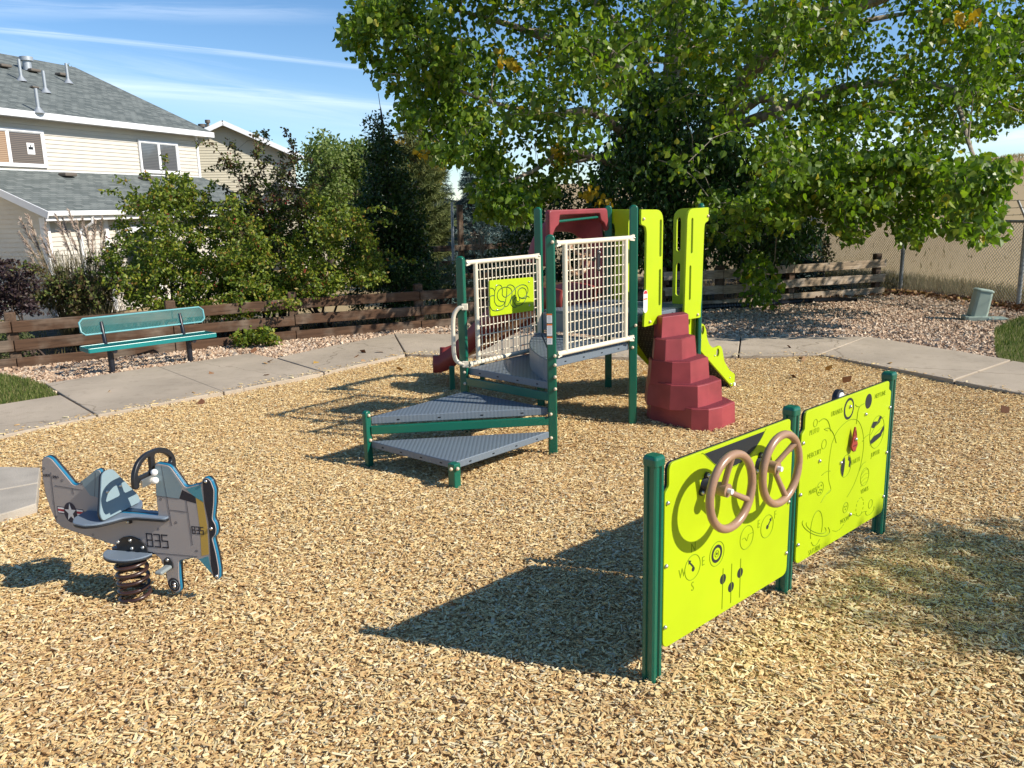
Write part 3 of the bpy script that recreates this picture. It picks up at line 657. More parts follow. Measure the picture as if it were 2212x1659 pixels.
# second house
ap = A(480, 262, 38.); h2 = np.array([.947, .322])
H2 = root('house', (ap[0], ap[1], -.9), 'tan sided house with a white edged gable between the first house and the trees', 'house', 'houses behind the shrubs')
F2 = frame2(ap[:2], h2)
def s2(u, v): return PL(u, v, ap[:2], h2)
eL = s2(425, 288); eR = s2(651, 338); slope = (ap[2]-eR[1])/eR[0]; Lh = 5.2
zA = ap[2]; wl = [(-Lh, -.9), (eR[0]-.3, -.9), (eR[0]-.3, zA-.12-slope*(eR[0]-.3)), (0, zA-.12), (-Lh, zA-.12-slope*Lh)]
side_wall('wall', wl, F2, SID2, H2, .115)
mb = MB()
roof_plane(mb, [fp(F2, eR[0], eR[1], .45), fp(F2, eR[0], eR[1], -9), fp(F2, 0, zA, -9), fp(F2, 0, zA, .45)])
roof_plane(mb, [fp(F2, -Lh-.3, zA-slope*(Lh+.3), -9), fp(F2, -Lh-.3, zA-slope*(Lh+.3), .45), fp(F2, 0, zA, .45), fp(F2, 0, zA, -9)])
rf2 = roof_build(mb, 'roof', H2)
mb = MB(); mb.beam(fp(F2, 0, zA-.10, .47), fp(F2, eR[0]+.05, eR[1]-.10, .47), .04, .2); mb.beam(fp(F2, 0, zA-.10, .47), fp(F2, -Lh-.3, zA-slope*(Lh+.3)-.1, .47), .04, .2); mb.build('rake_board', TRIM, H2)
for u, v0, v1, r_ in ((436, 285, 268, .18), (448, 283, 259, .12)):
    p = A(u, v0, 41.); q_ = A(u, v1, 41.); mb = MB(); mb.tube([p-(0, 0, .5), q_-(0, 0, .12)], r_*.6, 10); mb.tube([q_-(0, 0, .14), q_], r_, 10); mb.build('flue', VENT, rf2, smooth=True)
# low wing to the right
b1 = s2(600, 388); b2 = s2(795, 449)
side_wall('wall', [(b1[0], -.9), (b2[0]-.3, -.9), (b2[0]-.3, b2[1]-.15), (b1[0], b1[1]-.1)], F2, SID2, H2, .115, .6)
mb = MB(); roof_plane(mb, [fp(F2, b2[0], b2[1], .95), fp(F2, b2[0], b2[1], -7), fp(F2, b1[0], b1[1], -7), fp(F2, b1[0], b1[1], .95)]); roof_build(mb, 'lower_roof', H2)
mb = MB(); mb.beam(fp(F2, b1[0], b1[1]-.1, .97), fp(F2, b2[0]+.03, b2[1]-.1, .97), .04, .2); mb.build('rake_board', TRIM, H2)
window(H2, F2, b1[0]+.9, b1[0]+2.2, .2, 1.3, .62, GLASSD)
# ================================================================== FENCES
def board(mb, a, b, h, t, z, wob=.0):
    a = np.array([*a[:2], z]); b = np.array([*b[:2], z]); mb.beam(a, b, t, h)
def rail_fence(name, pts, label, m, mpost, zr, ph, hr=.125, side=1, over=0.12, zbase=0., group='wooden rail fences'):
    r = root(name, (*pts[len(pts)//2][:2], 0), label, 'fence', group)
    for i, p in enumerate(pts):
        mb = MB(); j = min(i, len(pts)-2); d = np.array(pts[j+1][:2])-np.array(pts[j][:2]); d = d/np.linalg.norm(d); n_ = np.array([-d[1], d[0]])
        c = np.array(p[:2])+n_*.075*side; zb = zbase
        mb.box((c[0], c[1], zb+ph[i]/2-.1), (.115, .10, ph[i]+.2), ((*d, 0), (*n_, 0), (0, 0, 1))); mb.build('post', mpost, r, bevel=.012)
    for i in range(len(pts)-1):
        a, b = np.array(pts[i][:2]), np.array(pts[i+1][:2]); d = (b-a)/np.linalg.norm(b-a)
        if i == len(pts)-2: b = b+d*over
        for k, z in enumerate(zr):
            mb = MB(); o = .003*((i+k) % 2); n_ = np.array([-d[1], d[0]])
            mb.beam((*(a+d*.004+n_*o), zbase+z[0]+rnd.uniform(-.008, .008)), (*(b-d*.004+n_*o), zbase+z[-1]+rnd.uniform(-.008, .008)), .042, hr); mb.build('rail', m, r, bevel=.008)
    return r
ang = math.atan2(10.56-9.0, -2.76+5.4)
W1 = wood('wood_brown', (.12, .066, .038), (.22, .165, .12), ang); W1P = wood('wood_post', (.13, .08, .05), (.19, .14, .10), 1.57)
W2 = wood('wood_weathered', (.46, .35, .235), (.56, .48, .39), math.atan2(.9, 2.3))
q0 = G(38, 797)[:2]; q2 = G(640, 736)[:2]; q3 = G(910, 712)[:2]; q1 = q0*.47+q2*.53
qm = q0-(q2-q0)*.6
fl = [tuple(qm), tuple(q0), tuple(q1), tuple(q2), tuple(q3), (.55, 12.0), (2.3, 12.55)]
rail_fence('rail_fence', fl, 'dark brown three rail fence behind the teal bench and shrubs', W1, W1P, [(.065,), (.265,), (.47,)], [.62]*7)
z7 = crop(3000, 600, 1032, 1556)
r1, r2, r3 = (3.906, 12.95), (4.62, 13.38), (6.342, 13.981)
r2 = tuple(G(*z7(180, 890))[:2]); 
fr_ = [(2.32, 12.56), tuple(G(1560, 668)[:2]), r2, tuple(G(*z7(690, 850))[:2])]
rail_fence('rail_fence', fr_, 'pale weathered three rail fence running under the big tree at right', W2, W1P, [(.075,), (.30,), (.535,)], [.66, .66, .66, .70], .13)
# farther fence seen between the shrubs in the middle
bf = [tuple(A(870, 560, 18.)[:2]), tuple(A(1000, 560, 18.8)[:2]), tuple(A(1130, 560, 19.6)[:2])]
rail_fence('rail_fence', bf, 'far brown rail fence glimpsed between pine and spruce', W1, W1P, [(.1,), (.42,), (.75,)], [.9, 1.7, .9])
mb = MB(); p = A(978, 560, 18.4); mb.tube([(p[0], p[1], -.1), (p[0]+.03, p[1], 1.75)], .03, 8); tag(mb.build('metal_pole', mat('pole_grey', (.3, .33, .35), .5, .5, metal=.3)), 'thin grey metal pole beside the far brown fence', 'pole')

# chain link fence
CL = mat('galvanised_wire', (.16, .17, .165), .5, .5, metal=.6); CLP = mat('galvanised_post', (.30, .31, .30), .5, .5, metal=.5, var=.3, vscale=20)
cp = [(8.15, 8.3), tuple(G(*z7(1518, 925))[:2]), tuple(G(*z7(820, 825))[:2]), tuple(G(*z7(285, 745))[:2]), (5.75, 21.2), (5.1, 24.8)]
cr = root('chain_link_fence', (cp[2][0], cp[2][1], 0), 'grey chain link fence with barbed wire in front of the mown field', 'fence')
Hc = 1.23
for i, p in enumerate(cp):
    mb = MB(); zb = float(terrain(np.array([p[0]]), np.array([p[1]]))[0])*0
    mb.tube([(p[0], p[1], -.1), (p[0], p[1], Hc+.02)], .032, 10); mb.tube([(p[0], p[1], Hc+.01), (p[0]-.14, p[1]+.02, Hc+.30)], .018, 8); mb.sphere((p[0], p[1], Hc+.02), .04); mb.build('post', CLP, cr, smooth=True)
for i in range(len(cp)-1):
    a, b = np.array(cp[i]), np.array(cp[i+1]); Ls = np.linalg.norm(b-a); d = (b-a)/Ls; mb = MB(); pitch = .055; hh_ = Hc-.05; w_ = .0036 if i < 3 else .005
    k = -int(hh_/pitch)-1
    while k*pitch < Ls:
        for sg in (1, -1):
            s0 = k*pitch; s1_ = s0+hh_
            lo, hi = max(s0, 0), min(s1_, Ls)
            if hi > lo:
                za, zb = lo-s0, hi-s0
                if sg < 0: za, zb = hh_-za, hh_-zb
                o_ = .002*sg
                mb.beam((a[0]+d[0]*lo+o_, a[1]+d[1]*lo, .03+za), (a[0]+d[0]*hi+o_, a[1]+d[1]*hi, .03+zb), w_, w_)
        k += 1
    mb.build('wire_mesh', CL, cr)
    mb = MB(); mb.tube([(*a, Hc), (*b, Hc)], .021, 8); mb.build('top_rail', CLP, cr, smooth=True)
    for f_ in (.33, .66, 1.):
        mb = MB(); pts = []; o = np.array([-.14*f_, .02*f_, Hc+.30*f_])
        A0 = np.array([*a, 0])+o; B0 = np.array([*b, 0])+o
        for t in np.linspace(0, 1, 9): pts.append(A0*(1-t)+B0*t-np.array([0, 0, .03*math.sin(math.pi*t)]))
        mb.tube(pts, .0035, 4)
        for t in np.arange(.06, Ls, .13):
            p = A0+(B0-A0)*t/Ls; mb.beam(p+np.array([-.012, 0, -.012]), p+np.array([.012, 0, .012]), .003, .003)
        mb.build('barbed_wire', CL, cr)

# utility box
pc = G(*z7(1262, 1000)); UB = mat('utility_green', (.30, .37, .31), .55, .4, var=.08, vscale=6)
ur = root('utility_box', pc, 'pale green tilted utility box standing in gravel near the chain link fence', 'utility box')
d_ = np.array([.97, -.15, 0]); d_ /= np.linalg.norm(d_); n_ = np.cross((0, 0, 1), d_); tl = np.array([.17, 0, .985])
Y_ = n_; X_ = np.cross(Y_, tl); X_ /= np.linalg.norm(X_); X_ = -X_ if X_[0] < 0 else X_
c0 = pc+np.array([.02, 0, .03]); oc = [(-.10, -.07), (-.07, -.10), (.07, -.10), (.10, -.07), (.10, .07), (.07, .10), (-.07, .10), (-.10, .07)]
mb = MB(); mb.loft([[c0+X_*a*1.06+Y_*b*1.06 for a, b in oc], [c0+tl*.36+X_*a*.98+Y_*b*.98 for a, b in oc]]); mb.build('cover', UB, ur, bevel=.006)
mb = MB(); mb.loft([[c0+tl*.362+X_*a*1.07+Y_*b*1.07 for a, b in oc], [c0+tl*.378+X_*a*1.07+Y_*b*1.07 for a, b in oc], [c0+tl*.392+X_*a*.85+Y_*b*.85 for a, b in oc]]); mb.build('cap', UB, ur)
mb = MB(); mb.box(pc+np.array([0, 0, .03]), (.26, .26, .08), (d_, n_, (0, 0, 1))); mb.box(pc+np.array([-.14, -.03, .05]), (.05, .14, .05), (d_, n_, (0, 0, 1))); mb.build('base', UB, ur, bevel=.01)
mb = MB(); mb.box(pc+np.array([.27, .0, .025]), (.26, .22, .03), (d_, n_, (0, 0, 1))); mb.build('lid', UB, ur, bevel=.01)
# corrugated black drain pipe along the fence foot
pts = spl([(1.0, 12.0, .05), (2.6, 12.45, .05), (3.9, 12.75, .05), (4.6, 13.02, .045), (5.2, 13.12, .04), (5.5, 13.1, .01)], 60); rr = [.052 if i % 2 else .044 for i in range(len(pts))]
mb = MB(); mb.tube(pts, rr, 10); tag(mb.build('drain_pipe', mat('pipe_black', (.015, .016, .02), .35, .5)), 'black corrugated drain pipe lying along the foot of the weathered fence', 'pipe')

# ================================================================== BENCH
TEAL = mat('teal_coating', (.012, .205, .20), .3, .5, var=.08, vscale=5); TEALF = mat('teal_frame', (.16, .42, .44), .3, .5, var=.1, vscale=8)
LEGB = mat('bench_leg_black', (.012, .014, .022), .35, .5)
bl, br_ = G(244, 808)[:2], G(412, 783)[:2]; bd = (br_-bl)/np.linalg.norm(br_-bl)
bn = np.array([bd[1], -bd[0]])     # toward the camera
BR = root('park_bench', (*(bl*.5+br_*.5), 0), 'teal perforated metal bench with black legs beside the concrete path', 'bench')
z2 = crop(0, 1000, 1450, 2212)
BF = frame2(bl, bd)
fo = bl+bn*.17; a0 = PL(*z2(535, 585), fo, bd); a1 = PL(*z2(1298, 486), fo, bd); sz_ = (a0[1]+a1[1])/2; s0, s1 = a0[0], a1[0]; print('bench seat', a0, a1)
bo = bl-bn*.15; c0_ = PL(*z2(475, 405), bo, bd); c1_ = PL(*z2(1222, 360), bo, bd); zt0 = PL(*z2(490, 390), bo, bd)[1]; zt1 = PL(*z2(1195, 322), bo, bd)[1]; zb0 = PL(*z2(500, 485), bo, bd)[1]; zb1 = PL(*z2(1215, 408), bo, bd)[1]
print('bench back', c0_, c1_, zt0, zt1, zb0, zb1); bt, bb_ = (zt0+zt1)/2, (zb0+zb1)/2
def lattice(mb, fr, s0, s1, t0, t1, pitch, ratio, w, th, ch=0.):
    """expanded metal: two families of diagonals clipped to a rectangle (s, t)"""
    hgt = t1-t0; run = hgt*ratio
    k = -run
    while s0+k < s1:
        for sg in (1, -1):
            A_, B_ = s0+k, s0+k+run; lo, hi = max(A_, s0), min(B_, s1)
            if hi-lo > .004:
                f0, f1 = (lo-A_)/run, (hi-A_)/run
                if sg < 0: f0, f1 = 1-f0, 1-f1
                mb.beam(fp(fr, lo, t0+hgt*f0, .0006*sg), fp(fr, hi, t0+hgt*f1, .0006*sg), th, w, up=fr[3])
        k += pitch
# back panel: leans back slightly
mid = (bt+bb_)/2; lean = .22; Zb = np.array([bn[0]*math.cos(lean), bn[1]*math.cos(lean), math.sin(lean)]); Yb = np.array([-bn[0]*math.sin(lean), -bn[1]*math.sin(lean), math.cos(lean)])
bfr = (np.array([bo[0], bo[1], mid]), np.array([*bd, 0]), Yb, Zb); hb = (bt-bb_)/2*1.02
mb = MB(); lattice(mb, bfr, c0_[0]+.01, c1_[0]-.01, -hb+.005, hb-.005, .030, 1.9, .003, .0034); bk = mb.build('backrest', TEAL, BR)
ol = [(c0_[0], -hb+.035), (c0_[0]+.04, -hb), (c1_[0]-.04, -hb), (c1_[0], -hb+.035), (c1_[0], hb-.035), (c1_[0]-.04, hb), (c0_[0]+.04, hb), (c0_[0], hb-.035)]
mb = MB(); mb.tube([fp(bfr, *p) for p in ol], .0105, 8, closed=True); mb.build('frame', TEALF, bk, smooth=True)
# seat
st_fr = (np.array([bl[0]-bn[0]*.10, bl[1]-bn[1]*.10, sz_+.012]), np.array([*bd, 0]), np.array([bn[0], bn[1], 0]), np.array([0, 0, 1.]))
mb = MB(); lattice(mb, st_fr, s0+.02, s1-.02, .01, .26, .034, .62, .004, .0045); se = mb.build('seat', TEAL, BR)
mb = MB(); ol = [(s0, 0), (s1, 0), (s1, .27), (s0, .27)]
for i in range(4):
    a, b = ol[i], ol[(i+1) % 4]; mb.beam(fp(st_fr, *a, -.012), fp(st_fr, *b, -.012), .012, .048)
mb.build('edge_rail', TEAL, se, bevel=.004)
for c_, nm in ((bl, 0), (br_, 1)):
    mb = MB(); b0 = np.array([*c_, 0]); k = np.array([*bn, 0])
    mb.tube([b0+(0, 0, -.1), b0+(0, 0, sz_-.04)], .03, 12); mb.tube([b0, b0+(0, 0, .012)], .05, 12)
    mb.tube([b0+k*.16+(0, 0, sz_-.035), b0-k*.06+(0, 0, sz_-.035), b0-k*.10+(0, 0, sz_-.01), b0-k*.17+(0, 0, bt-.05)], .022, 10)
    mb.build('leg', LEGB, BR, smooth=True)
# ================================================================== PLAY STRUCTURE
Fp = np.array([.264, 5.324]); Bp = np.array([.891, 5.979]); dd = Bp-Fp; LM = np.linalg.norm(dd); dd = dd/LM; dn = np.array([-dd[1], dd[0]])
Ap = Fp+(dn+dd)*LM; Cp = Bp+dd*LM; Dp = Ap+dd*LM; Mp = np.array([-.345, 5.93]); SLp = np.array([-.945, 5.19]); SFp = np.array([-.352, 4.66])
z5 = crop(2000, 750, 1000, 1659); z4 = crop(1400, 750, 900, 1244); zc = crop(1650, 950, 500, 1659); zw_ = crop(2050, 780, 450, 1436)
PS = root('play_structure', (*((Ap+Cp)/2), 0), 'small playground climber with green posts, slate decks, lime panels and maroon slide', 'play structure')
def plate(mb, poly, fr, th, holes=(), bev=.002, mi=0):
    """flat board: back face at frame plane, front at +th"""
    me = curve_mesh([poly]+list(holes), th/2, bev); f2 = (fr[0]+fr[3]*th/2, fr[1], fr[2], fr[3]); mb.mesh(me, f2, mi); bpy.data.meshes.remove(me)
capm = MB(); capm.sphere((0, 0, 0), .0115, 10, 6)
CAPO = capm.build('bolt_cap', CAPB, smooth=True); capm = MB(); capm.sphere((0, 0, 0), .008, 8, 6); STO = capm.build('bolt', STEEL, smooth=True)
LIBS = [CAPO, STO]
def post(p, h, wide, w=.060, t=.042, z0=-.12, caps=(), gr=0):
    fr = frame2(p, wide); fr = (fr[0]-fr[3]*t/2, *fr[1:]); r = w/2
    pl = [(-r, z0), (r, z0)]+[(r*math.cos(math.pi*k/10), h-r*.9+r*.9*math.sin(math.pi*k/10)) for k in range(11)]
    mb = MB(); plate(mb, pl, fr, t, bev=.009); o = mb.build('post', GREEN, PS, smooth=True)
    for s, z in caps: lib(CAPO, 'bolt_cap', o, fp(fr, s, z, t+.004))
    return o
def zof(pts, p): return [A(*q, p[1]-.03)[2] for q in pts]
fpost = post(Fp, 1.43, (1, -.12), caps=[(.016, 1.382), (.022, .652), (.022, .592), (.022, .512), (.022, .432), (-.010, .262), (-.010, .100)])
post(Bp, 1.6, (1, -.1), caps=[(-.006, 1.385), (.018, .745), (-.004, .644), (-.004, .583)])
post(Ap, 1.6, (.94, -.34)); mpo = post(Mp, 1.275, (.93, -.36), caps=[(.012, .44), (.012, .357)])
post(Cp, 1.6, (-.12, 1), w=.062, t=.034); post(Dp, 1.6, (1, 0)); post(SLp, .345, (.6, .8), w=.05, t=.04, caps=[(-.0, .315), (-.0, .15)]); 
mb = MB(); mb.box((*SFp, .02), (.055, .055, .25), ((.76, -.65, 0), (.65, .76, 0), (0, 0, 1))); sfo = mb.build('post', GREEN, PS, bevel=.006)
for o_ in ((-.016, -.038), (.022, -.034)): lib(CAPO, 'bolt_cap', sfo, (SFp[0]+o_[0], SFp[1]+o_[1], .118))
cpo = bpy.data.objects
# decks
SLOT = mat('slot_dark', (.01, .012, .014), .7, .2)
def deck(name, poly, top, th=.05, slots=()):
    ar = sum(poly[k][0]*poly[(k+1) % len(poly)][1]-poly[(k+1) % len(poly)][0]*poly[k][1] for k in range(len(poly)))
    if ar < 0: poly = poly[::-1]
    mb = MB(); mb.prism(poly, top-th, top); o = mb.build(name, DECK, PS, bevel=.005)
    n = len(poly)
    for k in range(n):
        a, b = np.array(poly[k]), np.array(poly[(k+1) % n]); e = (b-a); Lk = np.linalg.norm(e); e /= Lk
        for t in (.15, .38, .62, .85): c = a+e*Lk*t; nn = np.array([e[1], -e[0]]); mb = MB(); mb.box((c[0]+nn[0]*.0008, c[1]+nn[1]*.0008, top-th*.55), (.018, .0016, .007), ((*e, 0), (*nn, 0), (0, 0, 1))); mb.build('slot', SLOT, o)
    return o
def inset(poly, k):
    c = np.mean(np.array(poly), 0); return [tuple(np.array(p)+(c-np.array(p))/np.linalg.norm(c-np.array(p))*k) for p in poly]
deck('deck', inset([Bp, Cp, Dp, Ap], .035), .80)
deck('deck', inset([Fp, Bp, Ap], .03), .618, .055)
deck('step', inset([Mp, Fp, Ap], .03), .468, .052)
deck('step', inset([SLp, Fp, Mp], .03), .300, .05)
deck('step', inset([SLp, SFp, Fp], .022), .142, .045)
# curved kick plate between the step and the landing
mb = MB(); arc = []
for k in range(13):
    t = k/12; c = Fp*(1-t)+Ap*t; arc.append(np.array([c[0]-.11*math.sin(math.pi*t)**.7, c[1], 0]))
mb.loft([[p+(0, 0, .468) for p in arc], [p+(0, 0, .612) for p in arc]], closed=False, caps=False)
kp = mb.build('riser_plate', DECK, PS); sdm = kp.modifiers.new('s', 'SOLIDIFY'); sdm.thickness = .006
mb = MB(); mb.prism([tuple(p[:2]) for p in arc][::-1]+[], .604, .6165); mb.build('landing_edge', DECK, PS)
mb = MB(); e = dd; a = Bp+dn*.03; b = Ap+dd*.0-dd*.03; mb.beam((*(Bp*.96+Ap*.04), .71), (*(Ap*.96+Bp*.04), .71), .012, .14); mb.build('riser_plate', DECK, PS)
# beams below the steps
for a, b, z, h in ((Mp, Fp, .372, .06), (SLp, Fp, .213, .055), (Fp, Bp, .0, 0)):
    if h: mb = MB(); e = (b-a)/np.linalg.norm(b-a); mb.beam((*(a+e*.025), z), (*(b-e*.025), z), .028, h); mb.build('support_beam', GREEN, PS, bevel=.004)
# mesh barriers
def barrier(p, d, ln, zb, zt, sl, sr, nv, nh, vs0, vs1, hz0, hz1):
    fr = frame2(p, d, .012); o = root('x', (0, 0, 0), 'x', 'x'); COL.objects.unlink(o); bpy.data.objects.remove(o)
    mb = MB(); r = .0175
    for z in (zt, zb):
        mb.tube([fp(fr, .055, z), fp(fr, ln-.055, z)], r, 10)
        for s_, e_ in ((.03, .075), (ln-.03, ln-.075)): mb.loft([[fp(fr, s_, z+y, o_) for y, o_ in ((-.022, .02), (.022, .02), (.022, .006), (-.022, .006))], [fp(fr, e_, z+y, o_) for y, o_ in ((-.0165, .014), (.0165, .014), (.0165, -.014), (-.0165, -.014))]])
    for s in (sl, sr): mb.tube([fp(fr, s, zb), fp(fr, s, zt)], r, 10)
    o = mb.build('barrier_frame', CREAM, PS, smooth=True)
    for s_ in (.035, ln-.035):
        for z in (zt, zb): lib(STO, 'bolt', o, fp(fr, s_, z, .020))
    mb = MB()
    for k in range(nv):
        s = vs0+(vs1-vs0)*k/(nv-1); mb.tube([fp(fr, s, zb, .004), fp(fr, s, zt, .004)], .0042, 6)
    for k in range(nh):
        z = hz0+(hz1-hz0)*k/(nh-1); mb.tube([fp(fr, sl, z, -.004), fp(fr, sr, z, -.004)], .0042, 6)
    mb.build('wire_grid', CREAM, o, smooth=True); return fr, o
dm = Ap-Mp; lm = np.linalg.norm(dm); dm = dm/lm
fr2, g2 = barrier(Fp, dd, LM, .655, 1.372, .130, .795, 14, 10, .175, .755, 1.325, .715)
fr1, g1 = barrier(Mp, dm, lm, .490, 1.225, .142, .875, 16, 10, .185, .845, 1.165, .545)
# squiggle board
mb = MB(); f_ = (fr1[0]+fr1[3]*.012, *fr1[1:]); plate(mb, round_poly([(.262, .818), (.775, .805), (.775, 1.068), (.262, 1.082)], .02), f_, .014); sb = mb.build('maze_panel', LIME, PS)
sc_ = lambda u, v: ((lambda q: (q[0], q[1]))(PL(*zc(u, v), (fr1[0]+fr1[3]*.02)[:2], dm)))
strokes = [[(922, 610), (960, 620), (980, 660), (975, 720), (978, 790), (1010, 840), (1060, 845), (1095, 825), (1105, 790), (1060, 785), (1025, 755), (1012, 700), (1035, 640), (1090, 605), (1150, 600), (1195, 630), (1205, 700), (1185, 770), (1150, 840), (1110, 852)],
 [(985, 640), (1000, 590), (1035, 570), (1065, 585), (1080, 640), (1080, 700), (1115, 730), (1160, 705), (1210, 660), (1260, 605), (1330, 568), (1390, 580), (1415, 630), (1400, 690), (1360, 735), (1310, 735), (1285, 690), (1290, 640), (1330, 608), (1375, 620), (1395, 670), (1390, 740), (1350, 810), (1290, 842), (1250, 830), (1230, 780), (1245, 735), (1262, 730), (1265, 770), (1290, 790), (1308, 760), (1300, 730), (1330, 745), (1380, 742), (1405, 718), (1432, 732)],
 [(978, 710), (930, 715), (908, 760), (915, 830), (945, 895), (1000, 908), (1070, 890), (1105, 860)],
 [(1135, 605), (1160, 572), (1210, 575), (1245, 620), (1250, 690)], [(1138, 610), (1135, 700), (1120, 780), (1108, 850)], [(1250, 700), (1215, 720), (1190, 780), (1195, 830), (1230, 862), (1270, 855)]]
mb = MB()
for s_ in strokes:
    pts = spl([np.array([*sc_(*q), 0]) for q in s_], 4); mb.tube([fp(f_, p[0], p[1], .0142) for p in pts], .0032, 5)
mb.build('groove', mat('groove_green', (.015, .07, .035), .5, .3), sb)
for s_, z_ in ((.335, 1.04), (.715, 1.035), (.335, .858), (.715, .852)): lib(STO, 'bolt', sb, fp(f_, s_, z_, .013))
# steering wheel on the other side of barrier 2
def wheel(c, fr, rad, tube_, spokes, hubcol, parent, dish=.035):
    o3, X, Y, Z = fr; mb = MB()
    mb.tube([c+X*rad*math.cos(2*math.pi*k/36)+Y*rad*math.sin(2*math.pi*k/36) for k in range(36)], tube_, 12, closed=True)
    for a in spokes:
        a = R(a); dr = X*math.cos(a)+Y*math.sin(a); mb.tube([c-Z*dish+dr*.012, c-Z*dish*.55+dr*rad*.5, c+dr*rad*.97], [.011, .0105, .012], 10)
    mb.tube([c-Z*(dish+.02), c-Z*(dish-.018)], .024, 16)
    o = mb.build('steering_wheel', TANW, parent, smooth=True); return o
cw = fp(fr2, .405, 1.262, -.11); wheel(cw, (None, fr2[1], fr2[2], -fr2[3]), .115, .013, (20, 140, 260), None, PS, .03)
mb = MB(); plate(mb, round_poly([(.452, 1.165), (.482, 1.165), (.482, 1.31), (.452, 1.31)], .014), (fr2[0]+fr2[3]*.010, *fr2[1:]), .008); 
bko = mb.build('wheel_bracket', BLACKP, PS); lib(STO, 'bolt', bko, fp(fr2, .467, 1.292, .022)); lib(STO, 'bolt', bko, fp(fr2, .467, 1.182, .022))
mb = MB(); mb.tube([fp(fr2, .44, 1.245, .008), cw-fr2[3]*.0], .014, 10); mb.build('axle', BLACKP, bko)
# lime entry panels
def rects_slots(fr, q): return [slot(a, b, c, w) for a, b, c, w in q]
fB = frame2(Bp, dd, .022)
def sv(fr, u, v): return PL(u, v, fr[0][:2], fr[1][:2])
def meas(fr, pts, zz=z5): return [sv(fr, *zz(*p)) for p in pts]
def lime_panel(fr, outline, rads, slots, th=.019):
    mb = MB(); plate(mb, round_poly(outline, rads, 6), fr, th, [slot(*s_) for s_ in slots], .0025); return mb.build('lime_panel', LIME, PS)
oB = [(.035, 1.566), (.315, 1.560), (.310, .728), (.080, .722), (.085, .80), (.100, .86), (.105, 1.40), (.095, 1.445), (.035, 1.462)]
rB = [.008, .09, .012, .012, .03, .03, .02, .02, .01]
lpB = lime_panel(fB, oB, rB, [(.283, 1.22, 1.49, .026), (.280, .86, 1.13, .026)])
for s_, z_ in ((.060, 1.500), (.150, .755)): lib(CAPO, 'bolt_cap', lpB, fp(fB, s_, z_, .023))
oC = [(LM+.045, 1.566), (.645, 1.560), (.625, .712), (.868, .706), (.868, .80), (.878, .86), (.893, 1.40), (.90, 1.445), (LM+.045, 1.462)]
lpC = lime_panel(fB, oC, rB, [(.715, 1.22, 1.49, .026), (.700, .86, 1.13, .026)])
for s_, z_ in ((LM+.03, 1.500), (.815, .735)): lib(CAPO, 'bolt_cap', lpC, fp(fB, s_, z_, .023))
fC = frame2(Cp, dn, .02); fC = (fC[0]+fC[3]*.0, *fC[1:])
mir = lambda P: [(x, z) for x, z in P]
lp2 = lime_panel(fC, [(-.02, 1.566), (.265, 1.560), (.265, .728), (.03, .722), (.03, .86), (.055, 1.40), (.045, 1.445), (-.02, 1.462)], [.008, .09, .012, .012, .03, .02, .02, .01], [(.215, 1.22, 1.49, .04), (.215, .86, 1.13, .04)])
lp3 = lime_panel(fC, [(LM+.02, 1.566), (.64, 1.560), (.64, .728), (.87, .722), (.87, .86), (.85, 1.40), (.86, 1.445), (LM+.02, 1.462)], [.008, .09, .012, .012, .03, .02, .02, .01], [(.69, 1.22, 1.49, .04), (.69, .86, 1.13, .04)])
# warning label on lime panel
STW = mat('sticker_white', (.78, .78, .76), .4, .4); STR = mat('sticker_red', (.62, .04, .05), .4, .4); STO_ = mat('sticker_orange', (.75, .16, .03), .4, .4); STG = mat('sticker_text', (.35, .36, .42), .5, .3)
fl_ = (fB[0]+fB[3]*.0192, *fB[1:])
lc = meas(fl_, [(898, 650), (895, 800)]); cx_ = (lc[0][0]+lc[1][0])/2+.003; zt_, zb_ = lc[0][1], lc[1][1]; w_ = .052
mb = MB(); plate(mb, slot(cx_, zb_, zt_, w_), fl_, .0008, bev=0); so_ = mb.build('warning_label', STW, lpB)
mb = MB(); top = [(cx_+.023*math.cos(math.pi*k/10), zt_-.028+.024*math.sin(math.pi*k/10)) for k in range(11)]; plate(mb, top, (fl_[0]+fl_[3]*.001, *fl_[1:]), .0004, bev=0); mb.build('red_field', STR, so_)
mb = MB(); mb.box(fp(fl_, cx_, zt_-.066, .0012), (.044, .009, .0004), fl_[1:]); mb.build('orange_bar', STO_, so_)
mb = MB()
for k in range(20):
    if k in (6, 7): continue
    mb.box(fp(fl_, cx_+rnd.uniform(-.003, .003), zt_-.034-k*.0053, .0012), (.038*rnd.uniform(.7, 1), .0018, .0003), fl_[1:])
mb.build('print_line', STG, so_)
# three small labels on the front post
frF = frame2(Fp, (1, -.12)); frF = (frF[0]+frF[3]*.0218, *frF[1:])
for za, zb in ((.928, .868), (.862, .785), (.779, .728)):
    mb = MB(); mb.box(fp(frF, -.010, (za+zb)/2, 0), (.034, za-zb, .001), frF[1:]); lo = mb.build('warning_label', STW, fpost)
    mb = MB(); mb.box(fp(frF, -.010, za-.005, .0006), (.034, .010, .0008), frF[1:]); mb.build('orange_bar', STO_, lo)
    mb = MB()
    for k in range(int((za-zb-.018)/.006)): mb.box(fp(frF, -.011, za-.017-k*.006, .0006), (.026*rnd.uniform(.75, 1), .0018, .0006), frF[1:])
    mb.build('print_line', STG, lo)
# hand loop on post M
pts = [A(*z4(a, b), Mp[1]-.035) for a, b in ((588, 634), (560, 642), (538, 672), (531, 720), (532, 800), (535, 880), (545, 920), (566, 940), (592, 946))]
mb = MB(); mb.tube(spl(pts, 4), .0155, 10)
for p in (pts[0], pts[-1]): mb.box(p+np.array([.008, 0, 0]), (.045, .022, .046))
mb.build('hand_loop', CREAM, PS, smooth=True, bevel=.004)
